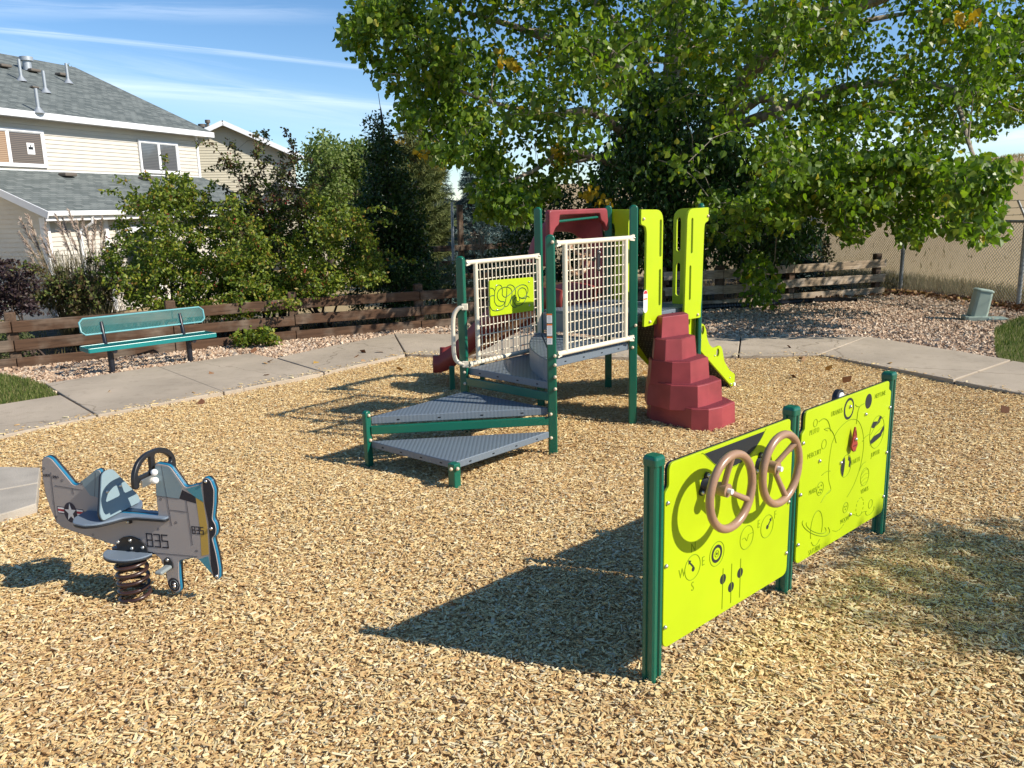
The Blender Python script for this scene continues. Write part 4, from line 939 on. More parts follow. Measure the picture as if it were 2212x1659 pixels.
# slide hood
fA = frame2(Ap, dd, .02); fH = (Ap3 := np.array([*Ap, 0.]), np.array([*dd, 0]), np.array([0, 0, 1.]), np.array([*dn, 0]))   # z out = away, outward
mb = MB(); hood = [(.115, 1.575), (.87, 1.578), (.895, 1.40), (.868, 1.385), (.835, 1.452), (.785, 1.475), (.765, 1.535), (.245, 1.532), (.235, 1.458), (.19, 1.435), (.155, 1.375), (.115, 1.36)]
f_ = frame2(Ap, dd, -.03); plate(mb, round_poly(hood, [.03, .03, .01, .01, .03, .02, .01, .01, .02, .02, .01, .01]), f_, .05, bev=.01); hd_ = mb.build('slide_hood', MAROON, PS, smooth=True)
mb = MB(); mb.tube([fp(f_, .235, 1.483, .02), fp(f_, .77, 1.505, .02)], .011, 10); mb.build('grab_bar', GREEN, PS, smooth=True)
# hood shell curving outward
def fo_(s, z, o): return fH[0]+fH[1]*s+fH[2]*z+fH[3]*o
rings = []
for o in np.linspace(.02, .22, 6):
    k = o/.22; zl = 1.12+.10*k**2; zr_ = .82+.10*k**2; zt = 1.575-.17*k**2; a0_ = .125-.03*math.sin(k*2.2); a1_ = .885-.06*k
    sec = [(a0_, zl), (a0_-.01, 1.2-.08*k), (a0_+.02, zt-.10), (a0_+.12, zt-.02), (.5-.05*k, zt), (a1_-.12, zt-.02), (a1_-.02, zt-.10), (a1_, 1.2), (a1_, zr_)]
    rings.append([fo_(s, z, o) for s, z in sec])
mb = MB(); mb.loft(rings, closed=False, caps=False); sh_ = mb.build('hood_shell', MAROON, PS, smooth=True); m_ = sh_.modifiers.new('s', 'SOLIDIFY'); m_.thickness = .02; m_ = sh_.modifiers.new('sub', 'SUBSURF'); m_.levels = m_.render_levels = 2
# chute
path = spl([(*(Ap+dd*.47-dn*.03), .795), (.36, 7.10, .77), (.12, 7.33, .64), (-.14, 7.53, .44), (-.38, 7.64, .27), (-.58, 7.68, .175), (-.70, 7.69, .165)], 6)
rings = []
for i, p in enumerate(path):
    t = path[min(i+1, len(path)-1)]-path[max(i-1, 0)]; t /= np.linalg.norm(t); sd_ = np.cross((0, 0, 1), t); sd_ /= np.linalg.norm(sd_); k = i/(len(path)-1)
    hw = .22; wh = .12+.09*math.sin(min(1, k*1.1)*math.pi)
    prof = [(-hw-.05, -.02), (-hw-.035, wh-.05), (-hw-.02, wh), (-hw+.005, wh), (-hw+.03, .05), (-hw+.09, .0), (0, -.012), (hw-.09, .0), (hw-.03, .05), (hw-.005, wh), (hw+.02, wh), (hw+.035, wh-.05), (hw+.05, -.02)]
    rings.append([p+sd_*a+np.array([0, 0, b]) for a, b in prof])
mb = MB(); mb.loft(rings, closed=False, caps=False)
chute = mb.build('slide_chute', mat('slide_maroon', (.27, .045, .035), .35, .4, var=.12, vscale=4), PS, smooth=True); m_ = chute.modifiers.new('s', 'SOLIDIFY'); m_.thickness = .014
e = path[-1]; mb = MB(); mb.tube([e+np.array([-.005, y, -.012]) for y in np.linspace(-.225, .225, 9)], .014, 10); mb.build('slide_lip', MAROON, chute, smooth=True)
for a, b in ((517, 1085), (680, 1033)):
    g = G(*z4(a, b)); mb = MB(); mb.box((g[0]+.02, g[1]+.0, .08), (.05, .04, .28)); mb.build('slide_leg', GREEN, PS, bevel=.008)
# climbing ramp with lime side plates (leaves the far right edge of the deck)
def side_plate(off, holes=True):
    f_ = frame2(Cp+dn*off, dd, 0)
    up_ = [(-.20, .735), (-.20, .690), (.02, .470), (.655, .005), (.69, .045), (.695, .115), (.60, .165), (.545, .215), (.50, .262), (.475, .335), (.455, .385), (.415, .412), (.355, .402), (.30, .405), (.245, .440), (.205, .500), (.185, .575), (.150, .622), (.09, .640), (.03, .665), (.0, .735)]
    mb = MB(); plate(mb, round_poly(up_, .02, 4), f_, .018, [ellipse(.133, .575, .022, .038, 20), ellipse(.385, .352, .024, .036, 20)], .002); return mb.build('climber_side', LIME, PS), f_
s1o, f_a = side_plate(.055); s2o, f_b = side_plate(.80)
for s_, z_ in ((.10, .50), (.33, .335), (.60, .10), (.62, .04)): lib(STO, 'bolt', s1o, fp(f_a, s_, z_, .019))
for s_, z_ in ((-.01, .745),): lib(CAPO, 'bolt_cap', s1o, fp(f_a, .02, .74, .02))
PERF = bpy.data.materials.new('perforated_dark'); PERF.use_nodes = True; t_ = PERF.node_tree; b_ = t_.nodes['Principled BSDF']
co_ = N(t_, 'ShaderNodeTexCoord'); v_ = N(t_, 'ShaderNodeTexVoronoi'); v_.inputs['Randomness'].default_value = 0; v_.inputs['Scale'].default_value = 42; L(t_, co_, 'Object', v_, 0)
r_ = N(t_, 'ShaderNodeValToRGB'); L(t_, v_, 'Distance', r_, 0); r_.color_ramp.elements[0].position = .25; r_.color_ramp.elements[0].color = (.22, .20, .17, 1); r_.color_ramp.elements[1].position = .33; r_.color_ramp.elements[1].color = (.035, .030, .027, 1); L(t_, r_, 0, b_, 0); b_.inputs['Roughness'].default_value = .5
mb = MB(); ra = [(-.03, .745), (.02, .70), (.66, .03), (.64, .0), (.0, .64), (-.03, .68)]
for i in range(6):
    a, b = ra[i], ra[(i+1) % 6]
mb.loft([[fp(f_a, a, b, -.004) for a, b in ra], [fp(f_b, a, b, .02) for a, b in ra]]); mb.build('climber_ramp', PERF, PS)
mb = MB(); mb.tube([fp(f_a, .675, .03, .03), fp(f_b, .675, .03, -.02)], .016, 12); mb.build('foot_rod', WHITE, PS, smooth=True)

# step pods
POD = root('step_pod_climber', (1.3, 6.1, 0), 'maroon plastic stack of stepping pods leading up to the deck opening', 'step climber')
tiers = [
 (0, .155, [(1.03, 6.19), (1.035, 6.06), (1.285, 5.775), (1.405, 5.745), (1.52, 5.815), (1.655, 5.965), (1.62, 6.14), (1.43, 6.33), (1.25, 6.27)], 1.0, .975),
 (.15, .315, [(1.02, 6.20), (1.015, 6.06), (1.145, 5.86), (1.335, 5.80), (1.425, 5.87), (1.565, 6.02), (1.55, 6.16), (1.40, 6.32), (1.24, 6.26)], 1.02, .965),
 (.31, .475, [(1.03, 6.16), (1.03, 6.03), (1.165, 5.905), (1.30, 5.890), (1.48, 6.08), (1.47, 6.20), (1.37, 6.31), (1.22, 6.24)], 1.02, .955),
 (.47, .630, [(1.06, 6.14), (1.055, 6.04), (1.125, 5.965), (1.255, 5.985), (1.395, 6.15), (1.35, 6.28), (1.26, 6.24)], 1.03, .94),
 (.62, .785, [(1.075, 6.155), (1.115, 6.055), (1.35, 6.215), (1.345, 6.335), (1.26, 6.30)], 1.03, .96)]
TRD = mat('maroon_tread', (.17, .028, .04), .7, .3, var=.4, vscale=120)
for z0, z1_, pl, k0, k1 in tiers:
    c = np.mean(np.array(pl), 0); ar = sum(pl[k][0]*pl[(k+1) % len(pl)][1]-pl[(k+1) % len(pl)][0]*pl[k][1] for k in range(len(pl)))
    if ar < 0: pl = pl[::-1]
    sc = lambda k: [c+(np.array(p)-c)*k for p in pl]
    mb = MB(); mb.loft([[V2(p, z0-.02) for p in sc(k0)], [V2(p, z1_-.004) for p in sc(k1)], [V2(p, z1_) for p in sc(k1-.02)]]); o = mb.build('step_pod', MAROON, POD, bevel=.012)
    mb = MB(); mb.prism([tuple(p) for p in sc(k1-.07)], z1_-.002, z1_+.003); mb.build('tread', TRD, o)

# ================================================================== ACTIVITY PANELS
p1 = np.array([.44390612, 2.53300173]); pd_ = np.array([.73266889, .68058526])
AP = root('activity_panel', (*(p1+pd_*.93), 0), 'freestanding lime green double play panel with steering wheels, planets and three green posts', 'play panel')
PF = frame2(p1, pd_, 0)
def apost(s):
    mb = MB(); w = .026; h = .800; o0 = -.030
    # square extrusion with a groove down each face
    g_, gd = .0045, .007; pr_ = []
    for k in range(4):
        a = k*math.pi/2; ca, sa = round(math.cos(a)), round(math.sin(a))
        for x, y in ((w, -w+.006), (w, -g_-.004), (w-gd, -g_), (w-gd, g_), (w, g_+.004), (w, w-.006)): pr_.append((x*ca-y*sa, x*sa+y*ca))
    mb.loft([[fp(PF, s+a, z, o0-b) for a, b in pr_] for z in (-.12, h-.03)])
    o = mb.build('post', GREEN, AP)
    mb = MB(); mb.loft([[fp(PF, s+a*k, z, o0+b*k) for a, b in ((-w, -w+.006), (-w+.006, -w), (w-.006, -w), (w, -w+.006), (w, w-.006), (w-.006, w), (-w+.006, w), (-w, w-.006))] for z, k in ((h-.032, 1.1), (h-.008, 1.1), (h, 1.0), (h+.004, .8))]); mb.build('post_cap', GREEN, o, bevel=.004)
    return o
ps_ = [apost(s) for s in (.045, .934, 1.845)]
def apanel(s0, s1, t0, t1, zt, zb, zn):
    out = [(s0+t0, zt), (s1-t1, zt), (s1-t1, zn+.035), (s1, zn+.02), (s1, zb), (s0, zb), (s0, zn-.02), (s0+t0, zn)]
    P = round_poly(out, [.03, .03, .008, .008, .035, .035, .008, .008], 6)
    mb = MB(); plate(mb, P, (PF[0]-PF[3]*.020, *PF[1:]), .010, bev=.002); bkp = mb.build('backing_board', BLACKP, AP)
    mb = MB(); plate(mb, P, (PF[0]-PF[3]*.010, *PF[1:]), .010, bev=.0022); return mb.build('lime_board', LIME, AP)
B1 = apanel(.066, .898, .022, .022, .769, .110, .69); B2 = apanel(.969, 1.808, .024, .026, .774, .124, .70)
for b_, ss in ((B1, [(.079, .636), (.076, .414), (.075, .191), (.883, .640), (.884, .424), (.884, .206)]), (B2, [(.980, .647), (.979, .429), (.979, .212), (1.799, .645), (1.798, .426), (1.798, .207), (1.544, .66), (1.327, .484), (1.129, .538), (1.451, .213), (1.385, .724), (1.45, .515)])):
    for s_, z_ in ss: lib(STO, 'bolt', b_, fp(PF, s_, z_, .002))
def flat(mb, poly, holes=(), o=0., th=.0009): plate(mb, poly, (PF[0]+PF[3]*(o-.0002), *PF[1:]), th, holes, 0)
def strokes_(mb, pts, r=.0016, n=4, cl=False, smooth=True):
    P = [np.array([*p, 0.]) for p in pts]; P = spl(P, n) if smooth and len(P) > 2 else P; mb.tube([fp(PF, p[0], p[1], .0003) for p in P], r, 5, closed=cl)
def label_(txt, s, z, h, par, m=GROOVE_SHADE, sx=1., bold=0):
    me = text_mesh(txt, h*1.38, .0007, sx, bold=bold); mb = MB(); mb.mesh(me, (fp(PF, s, z, .0006), PF[1], PF[2], PF[3])); mb.build('lettering', m, par)
# -- left board
mb = MB(); flat(mb, [(.286, .758), (.683, .758)]+[(.683-.397*t, .758-.088*math.sin(math.pi*t)**.8) for t in np.linspace(.04, .96, 18)]); mb.build('black_inlay', ENG, B1)
mb = MB(); strokes_(mb, [(.27, .762), (.286, .757), (.36, .70), (.43, .672), (.50, .668), (.58, .685), (.65, .728), (.69, .766)], .0015)
def ring(mb, s, z, r, rw=.0016): mb.tube([fp(PF, s+r*math.cos(a), z+r*math.sin(a), .0003) for a in np.linspace(0, 2*math.pi, 36, endpoint=False)], rw, 5, closed=True)
ring(mb, .232, .358, .046); ring(mb, .382, .361, .046); ring(mb, .382, .361, .012); ring(mb, .581, .364, .046); ring(mb, .727, .366, .046)
strokes_(mb, [(.549, .366), (.568, .366), (.581, .350), (.594, .372), (.622, .372)], .0015, smooth=False)
for s_, a, b in ((.426, .128, .290), (.4835, .132, .290), (.5445, .132, .290)): strokes_(mb, [(s_, a), (s_, b)], .0018)
mb.build('groove', GROOVE_SHADE, B1)
def inlay(*polys, holes=()):
    mb = MB(); flat(mb, polys[0], holes)
    for p in polys[1:]: flat(mb, p)
    mb.build('dial_inlay', ENG, B1)
inlay(ellipse(.382, .361, .034, .034, 28), holes=[ellipse(.382, .361, .023, .023, 24)]); inlay(ellipse(.382, .361, .005, .005, 12))
for s_, z_ in ((.427, .247), (.483, .196), (.543, .233)): inlay(ellipse(s_, z_, .0195, .0195, 24))
inlay(ellipse(.236, .350, .009, .009, 14), [(.234, .356), (.212, .378), (.208, .374), (.206, .392), (.224, .385), (.218, .381), (.240, .360)])
inlay(ellipse(.730, .362, .009, .009, 14), [(.731, .368), (.748, .384), (.744, .390), (.760, .394), (.757, .378), (.753, .381), (.737, .364)])
for t_, s_, z_, h_ in (('N', .234, .430, .036), ('E', .296, .359, .036), ('W', .170, .356, .036), ('S', .234, .284, .036), ('E', .664, .392, .034), ('F', .786, .396, .034)): label_(t_, s_, z_, h_, B1, GROOVE_SHADE, .8, -.0006)
# steering wheels on the panel
z6 = crop(2450, 1450, 1150, 1468)
for (u, v), (hs, hz0), sp, (ut, vt), (ub, vb) in (((549, 620), (.300, .640), (-28, 92), (548, 434), (550, 808)), ((800, 506), (.655, .638), (-70, 40), (802, 332), (800, 680))):
    best = min(np.linspace(.03, .22, 77), key=lambda o: abs(PL(*z6(u, v), (PF[0]+PF[3]*o)[:2], pd_)[0]-hs))
    q = (PF[0]+PF[3]*best)[:2]; zc_ = PL(*z6(u, v), q, pd_)[1]; rad = (PL(*z6(ut, vt), q, pd_)[1]-PL(*z6(ub, vb), q, pd_)[1])/2; print('wheel', best, zc_, rad)
    zc_ = zc_; c = fp(PF, hs, zc_, best)
    w = wheel(c, PF, rad*.96, .0150, sp, None, AP, .03)
    mb = MB(); mb.tube([c-PF[3]*.02, c+PF[3]*.004], .0095, 12); mb.build('hub_cap', WHITE, w, smooth=True)
    mb = MB(); mb.tube([fp(PF, hs, zc_+.0, .001), fp(PF, hs, zc_, .008), fp(PF, hs, zc_, .022), c-PF[3]*.03], [.034, .030, .018, .016], 14)
    for a in (90, 210, 330): mb.tube([fp(PF, hs+.034*math.cos(R(a)), zc_+.034*math.sin(R(a)), .001), fp(PF, hs+.034*math.cos(R(a)), zc_+.034*math.sin(R(a)), .008)], .014, 12)
    fg = mb.build('wheel_flange', BLACKP, w, smooth=True)
    for a in (90, 210, 330): lib(STO, 'bolt', fg, fp(PF, hs+.036*math.cos(R(a)), zc_+.036*math.sin(R(a)), .010))
# -- right board: planets
mb = MB()
ring(mb, 1.078, .711, .016); ring(mb, 1.163, .603, .020); ring(mb, 1.150, .411, .029); ring(mb, 1.402, .258, .024); ring(mb, 1.580, .358, .042); ring(mb, 1.380, .457, .050); ring(mb, 1.679, .550, .076)
mb.tube([fp(PF, 1.383+.155*math.cos(a), .488+.150*math.sin(a), .0003) for a in np.linspace(R(-160), R(20), 2)], .0001, 3)
strokes_(mb, [(1.234, .590), (1.222, .54), (1.218, .49), (1.225, .43), (1.250, .380), (1.205, .37), (1.168, .335)][:6], .0015); strokes_(mb, [(1.25, .382), (1.20, .368), (1.165, .345)], .0015)
strokes_(mb, [(1.234, .590), (1.270, .63), (1.33, .655), (1.40, .663), (1.47, .645), (1.52, .595), (1.545, .53), (1.54, .46), (1.515, .40), (1.47, .345), (1.41, .305)], .0016)
strokes_(mb, [(1.107, .711), (1.150, .716), (1.190, .695), (1.218, .648)], .0022); strokes_(mb, [(1.160, .668), (1.20, .665), (1.245, .630), (1.274, .584)], .0022); strokes_(mb, [(1.16, .668), (1.16, .667), (1.19, .655)], .0015)
strokes_(mb, [(1.457, .632), (1.462, .66), (1.467, .69), (1.485, .708), (1.525, .712)], .0022); strokes_(mb, [(1.437, .722), (1.455, .712), (1.480, .706)], .0020)
strokes_(mb, [(1.530, .535), (1.555, .550), (1.595, .556)], .0018); strokes_(mb, [(1.517, .400), (1.545, .425), (1.580, .430)], .0018); strokes_(mb, [(1.157, .468), (1.20, .475), (1.236, .468)], .0018)
for o_ in (-.03, -.012, .008, .026): strokes_(mb, [(1.580-.034, .350+o_), (1.580, .362+o_*1.1), (1.580+.036, .358+o_)], .0011)
for o_ in (-.045, -.005, .04): strokes_(mb, [(1.612, .545+o_*.6-.02), (1.68, .555+o_), (1.748, .55+o_+.02)], .0013)
for a, b in ((-.012, .01), (.01, .012), (0, -.004), (.014, -.008), (-.012, -.014), (.004, -.018)): ring(mb, 1.150+a, .411+b, .003, .0016)
for a, b in ((-.008, .006), (.008, .004), (0, -.008)): ring(mb, 1.402+a, .258+b, .003, .0014)
# ringed planet
mb.tube([fp(PF, 1.137+.052*math.cos(a), .238+.078*math.sin(a), .0003) for a in np.linspace(R(-25), R(205), 24)], .0018, 5)
mb.tube([fp(PF, 1.137+.052*math.cos(a), .238+.078*math.sin(a), .0003) for a in np.linspace(R(-140), R(-50), 12)], .0018, 5)
for rx, rw in ((.135, .0020), (.098, .0018)):
    mb.tube([fp(PF, 1.135+rx*math.cos(a)*.93-.28*.04*math.sin(a), .243+.040*(rx/.135)*math.sin(a)-rx*.40*math.cos(a), .0004) for a in np.linspace(R(-200), R(25), 30)], rw, 5)
# dotted asteroid trail
tr = spl([np.array([*p, 0.]) for p in ((1.29, .182), (1.33, .168), (1.375, .172), (1.42, .195), (1.48, .203), (1.545, .178), (1.585, .186), (1.63, .178))], 8)
for i in range(0, len(tr)-2, 3): mb.tube([fp(PF, p[0], p[1], .0003) for p in tr[i:i+3]], .0016, 5)
for a in range(0, 360, 30): mb.tube([fp(PF, 1.548+.038*math.cos(R(a+k)), .222+.043*math.sin(R(a+k)), .0003) for k in (0, 8, 16)], .0016, 5)
ring(mb, 1.662, .205, .021, .0016); mb.tube([fp(PF, 1.660+.045*math.cos(R(a)), .175+.022*math.sin(R(a)), .0003) for a in range(-195, 20, 15)], .0018, 5)
mb.build('groove', GROOVE_SHADE, B2)
mb = MB(); flat(mb, ellipse(1.568, .715, .033, .034, 28)); mb.build('planet_inlay', ENG, B2); mb = MB(); flat(mb, ellipse(1.376, .716, .048, .048, 32), [ellipse(1.378, .716, .037, .037, 28)])
mb.build('planet_inlay', ENG, B2); mb = MB(); flat(mb, [(1.612, .585), (1.628, .608), (1.68, .60), (1.70, .622), (1.722, .612), (1.70, .59), (1.64, .575)]); flat(mb, [(1.607, .52), (1.64, .535), (1.71, .54), (1.752, .57), (1.753, .545), (1.72, .518), (1.64, .505), (1.615, .503)])
mb.build('planet_inlay', ENG, B2); mb = MB(); flat(mb, [(1.336, .475), (1.35, .495), (1.366, .50), (1.37, .47), (1.365, .44), (1.358, .412), (1.342, .43), (1.334, .45)]); flat(mb, [(1.40, .498), (1.418, .485), (1.427, .462), (1.42, .44), (1.408, .448), (1.412, .47), (1.398, .48)])
mb.build('planet_inlay', ENG, B2)
for t_, s_, z_, h_ in (('NEPTUNE', 1.687, .724, .023), ('URANUS', 1.263, .721, .023), ('PLUTO', 1.073, .676, .023), ('MERCURY', 1.082, .578, .023), ('JUPITER', 1.678, .447, .023), ('VENUS', 1.588, .291, .023), ('EARTH', 1.476, .458, .023), ('MARS', 1.085, .416, .023), ('MOON', 1.400, .200, .023), ('SATURN', 1.127, .142, .023)): label_(t_, s_, z_, h_, B2, GROOVE_SHADE, .80, -.0004)
# rocket slider
RK = mat('rocket_red', (.33, .05, .035), .45, .4)
mb = MB(); plate(mb, round_poly([(1.413, .633), (1.428, .60), (1.435, .565), (1.445, .545), (1.432, .530), (1.425, .520), (1.402, .520), (1.395, .530), (1.383, .545), (1.393, .565), (1.399, .60)], .006, 4), (PF[0]+PF[3]*.012, *PF[1:]), .008); rk_ = mb.build('rocket', RK, AP); lib(STO, 'bolt', rk_, fp(PF, 1.414, .575, .022))
mb = MB(); ring_ = [fp(PF, s_, z_, .0205) for s_, z_ in ((1.414, .615), (1.404, .59), (1.424, .59))]; mb.tube(ring_, .0012, 4, closed=True)
for a in (-.012, 0, .012): mb.tube([fp(PF, 1.414+a, .546, .0195), fp(PF, 1.414+a, .546, .0208)], .0035, 8)
mb.build('rocket_marking', ENG, rk_)
# knob standing up behind the right board
mb = MB(); c = fp(PF, 1.375, .755, -.05); mb.tube([c+PF[3]*-.012, c+PF[3]*.012], .040, 24); kn = mb.build('rear_disc', BLACKP, AP, bevel=.004); mb = MB(); mb.tube([c+PF[3]*.012, c+PF[3]*.016], .028, 24); mb.build('disc_face', TRIM, kn)

# ================================================================== SPRING RIDER
cS = np.array([-1.59972, 3.33]); nd = np.array([.97, -.24]); nd = nd/np.linalg.norm(nd)
SR = root('spring_rider', (*cS, 0), 'aeroplane shaped spring rocker numbered 835 on a brown coil spring', 'spring rider')
SF = frame2(cS, nd, 0)
SKIN = mat('rider_grey', (.37, .335, .318), .42, .4, var=.05, vscale=3, bump=.1, bscale=500); BLUE = mat('rider_blue', (.012, .17, .30), .35, .5)
GB = mat('rider_greyblue', (.22, .30, .33), .45, .4); YEL = mat('rider_yellow', (.50, .33, .07), .45, .4); TEA = mat('rider_teal', (.07, .27, .33), .45, .4); WING = mat('wing_slate', (.17, .215, .27), .35, .5, var=.05, bump=.08, bscale=400)
INK = mat('rider_ink', (.025, .025, .035), .5, .3); INKB = mat('rider_navy', (.035, .035, .06), .5, .3); PLR = mat('print_red', (.42, .04, .06), .5, .3)
ol = [(-.452, .560), (-.448, .585), (-.436, .600), (-.414, .607), (-.392, .597), (-.345, .540), (-.302, .487), (-.285, .484), (-.235, .518), (-.175, .560), (-.155, .560), (-.145, .52), (-.15, .42), (-.14, .372), (.10, .372), (.103, .48), (.113, .596), (.125, .604), (.178, .598), (.192, .590), (.250, .506), (.325, .527),
 (.330, .541), (.343, .553), (.358, .553), (.374, .540), (.386, .500), (.378, .440), (.363, .372), (.375, .352), (.377, .326), (.369, .300), (.354, .287), (.364, .22), (.369, .150), (.364, .108), (.350, .098), (.338, .104), (.325, .125), (.272, .185), (.250, .191), (.180, .171), (.172, .10), (.171, .040), (.160, .024), (.140, .021), (.115, .035), (.106, .06), (.105, .12), (.085, .175), (.055, .196), (-.136, .219), (-.391, .280), (-.418, .300), (-.440, .36), (-.455, .43), (-.458, .505)]
P = round_poly(ol, .010, 3)
mb = MB(); me = curve_mesh([P], .0045, .0015)
def layer(name, poly, o0, o1, m, par, grow=0., bev=.001):
    c = bpy.data.curves.new('c', 'CURVE'); c.dimensions = '2D'; c.fill_mode = 'BOTH'; c.extrude = (o1-o0)/2-bev; c.bevel_depth = bev; c.offset = grow-bev
    s_ = c.splines.new('POLY'); s_.points.add(len(poly)-1); s_.use_cyclic_u = True
    for p, q in zip(s_.points, poly): p.co = (q[0], q[1], 0, 1)
    o = bpy.data.objects.new('c', c); COL.objects.link(o); DG().update(); me = bpy.data.meshes.new_from_object(o.evaluated_get(DG())); bpy.data.objects.remove(o)
    mb = MB(); mb.mesh(me, (SF[0]+SF[3]*(o0+o1)/2, *SF[1:])); return mb.build(name, m, par)
fus = layer('fuselage', P, -.002, .006, SKIN, SR, -.0045, .0015)
layer('edge_layer', P, -.009, -.002, BLUE, fus, 0., .002); layer('back_layer', P, -.022, -.009, BLACKP, fus, -.0005, .003); layer('inner_edge', P, -.002, .003, BLUE, fus, -.001, .001)
T0 = .0062
def pr(name, poly, m, o=0., holes=()):
    mb = MB(); me = curve_mesh([poly]+list(holes), .0003, 0); mb.mesh(me, (SF[0]+SF[3]*(T0+o), *SF[1:])); return mb.build(name, m, fus)
pr('cowl_patch', [(.107, .46), (.117, .590), (.176, .590), (.186, .583), (.235, .507), (.214, .452)], GB)
pr('canopy_patch', [(-.262, .500), (-.235, .516), (-.176, .554), (-.158, .552), (-.152, .520), (-.155, .42), (-.20, .437), (-.222, .44)], GB)
pr('teal_patch', [(.245, .502), (.252, .497), (.322, .519), (.326, .44), (.291, .462)], TEA)
pr('teal_patch', [(.276, .188), (.322, .206), (.330, .130), (.328, .128)], TEA)
pr('cowl_band', [(.233, .492), (.292, .466), (.292, .436), (.214, .452)], INK)
pr('yellow_band', [(.293, .462), (.326, .446), (.332, .34), (.326, .214), (.290, .204), (.297, .33)], YEL)
pr('propeller', round_poly([(.333, .534), (.345, .547), (.357, .547), (.368, .538), (.379, .500), (.371, .440), (.356, .372), (.368, .350), (.371, .326), (.363, .303), (.346, .287), (.357, .22), (.362, .150), (.357, .112), (.348, .104), (.338, .112), (.331, .16), (.334, .24), (.338, .30), (.340, .36), (.331, .44)], .006, 3), INK, .0004)
pr('wheel_disc', ellipse(.140, .061, .0285, .031, 28), INK, .0002); 
mb = MB(); mb.tube([fp(SF, .141+.019*math.cos(a), .061+.021*math.sin(a), T0+.0006) for a in np.linspace(0, 2*math.pi, 24, endpoint=False)], .0008, 4, closed=True); mb.build('wheel_ring', GB, fus)
# panel lines
mb = MB()
for ln_ in ([(-.407, .534), (-.411, .44), (-.416, .307)], [(-.395, .475), (-.26, .462)], [(-.31, .47), (-.305, .44)], [(.147, .59), (.155, .46), (.163, .33)], [(.107, .458), (.214, .452)], [(.163, .40), (.245, .395)], [(.247, .45), (.253, .25)], [(.06, .20), (.27, .20)], [(-.18, .545), (-.20, .437)]):
    mb = MB(); mb.tube([fp(SF, a, b, T0+.0003) for a, b in ln_], .0008, 4); mb.build('panel_line', INK, fus)
mb = MB()
for a, b in ((-.44, .55), (-.257, .492), (-.415, .33), (-.235, .26), (.125, .445), (.185, .345), (.095, .31), (.27, .225), (.232, .478), (-.355, .50)): mb.tube([fp(SF, a+.005*math.cos(t), b+.005*math.sin(t), T0+.0003) for t in np.linspace(0, 2*math.pi, 10, endpoint=False)], .0006, 4, closed=True)
mb.build('rivet_rings', INK, fus)
# roundel
rc = (-.334, .356)
pr('roundel_bar', [(-.400, .381), (-.268, .373), (-.268, .339), (-.400, .349)], INKB, .0001)
pr('roundel_bar', [(-.397, .377), (-.271, .370), (-.271, .343), (-.397, .353)], WHITE, .0003)
pr('roundel_stripe', [(-.397, .370), (-.271, .362), (-.271, .351), (-.397, .360)], PLR, .0005)
pr('roundel', ellipse(*rc, .033, .046, 32), INKB, .0008)
pr('star', [(rc[0]+(.030 if k % 2 == 0 else .012)*math.cos(R(90+36*k)), rc[1]+(.043 if k % 2 == 0 else .017)*math.sin(R(90+36*k))) for k in range(10)], WHITE, .0011)
def seg(ch, x, z, w, h):   # squared stencil digits as strokes
    S_ = {'8': [[(0, 0), (1, 0), (1, 1), (0, 1), (0, 0)], [(0, .5), (1, .5)]], '3': [[(0, 1), (1, 1), (1, 0), (0, 0)], [(.15, .5), (1, .5)]], '5': [[(1, 1), (0, 1), (0, .52), (1, .52), (1, 0), (0, 0)]]}[ch]
    return [[(x+a*w, z+b*h) for a, b in s_] for s_ in S_]
def digits(txt, x, z, w, h, gap, r, nm):
    mb = MB()
    for i, ch in enumerate(txt):
        for s_ in seg(ch, x+i*(w+gap), z-i*.0002, w, h):
            for a, b in zip(s_[:-1], s_[1:]):
                A_, B_ = fp(SF, *a, T0+.0006), fp(SF, *b, T0+.0006); e = (B_-A_)/np.linalg.norm(B_-A_); mb.beam(A_-e*r, B_+e*r, r*2, .0008, up=SF[3])
    mb.build(nm, INK, fus)
digits('835', .034, .229, .026, .056, .011, .0027, 'lettering'); digits('835', .259, .303, .0135, .030, .0062, .0019, 'lettering')
def slabel(t, s, z, h, sx=1.): me = text_mesh(t, h*1.38, .0004, sx); mb = MB(); mb.mesh(me, (fp(SF, s, z, T0+.0005), *SF[1:])); mb.build('lettering', INK, fus)
slabel('NAVY', -.222, .349, .030, .8); slabel('A3835', -.431, .519, .0125, .75); slabel('SNJ-5', -.385, .514, .0125, .75)
# wing seat
hw_ = [(.152, .038), (.0, .040), (-.035, .055), (-.060, .100), (-.095, .145), (-.145, .165), (-.205, .150), (-.243, .100), (-.250, .04)]
wp = hw_+[(a, -b) for a, b in hw_[::-1]]; wp = [(a, b-.008) for a, b in wp]
WFm = (fp(SF, 0, .352, 0), SF[1], SF[3]*-1, SF[2]); WFm = (WFm[0], SF[1], -SF[3], np.cross(SF[1], -SF[3]))
def board_h(name, poly, z, th, m, par, edge=None):
    me = curve_mesh([round_poly(poly, .02, 4)], th/2, .003); X = SF[1]; Y = -SF[3]; Zc = np.cross(X, Y); mb = MB(); mb.mesh(me, (fp(SF, 0, z, 0), X, Y, Zc)); return mb.build(name, m, par)
wt = [(a, -b) for a, b in wp]
wg = board_h('wing_seat', wt, .366, .009, WING, SR); board_h('wing_underlayer', wt, .356, .009, BLACKP, wg)
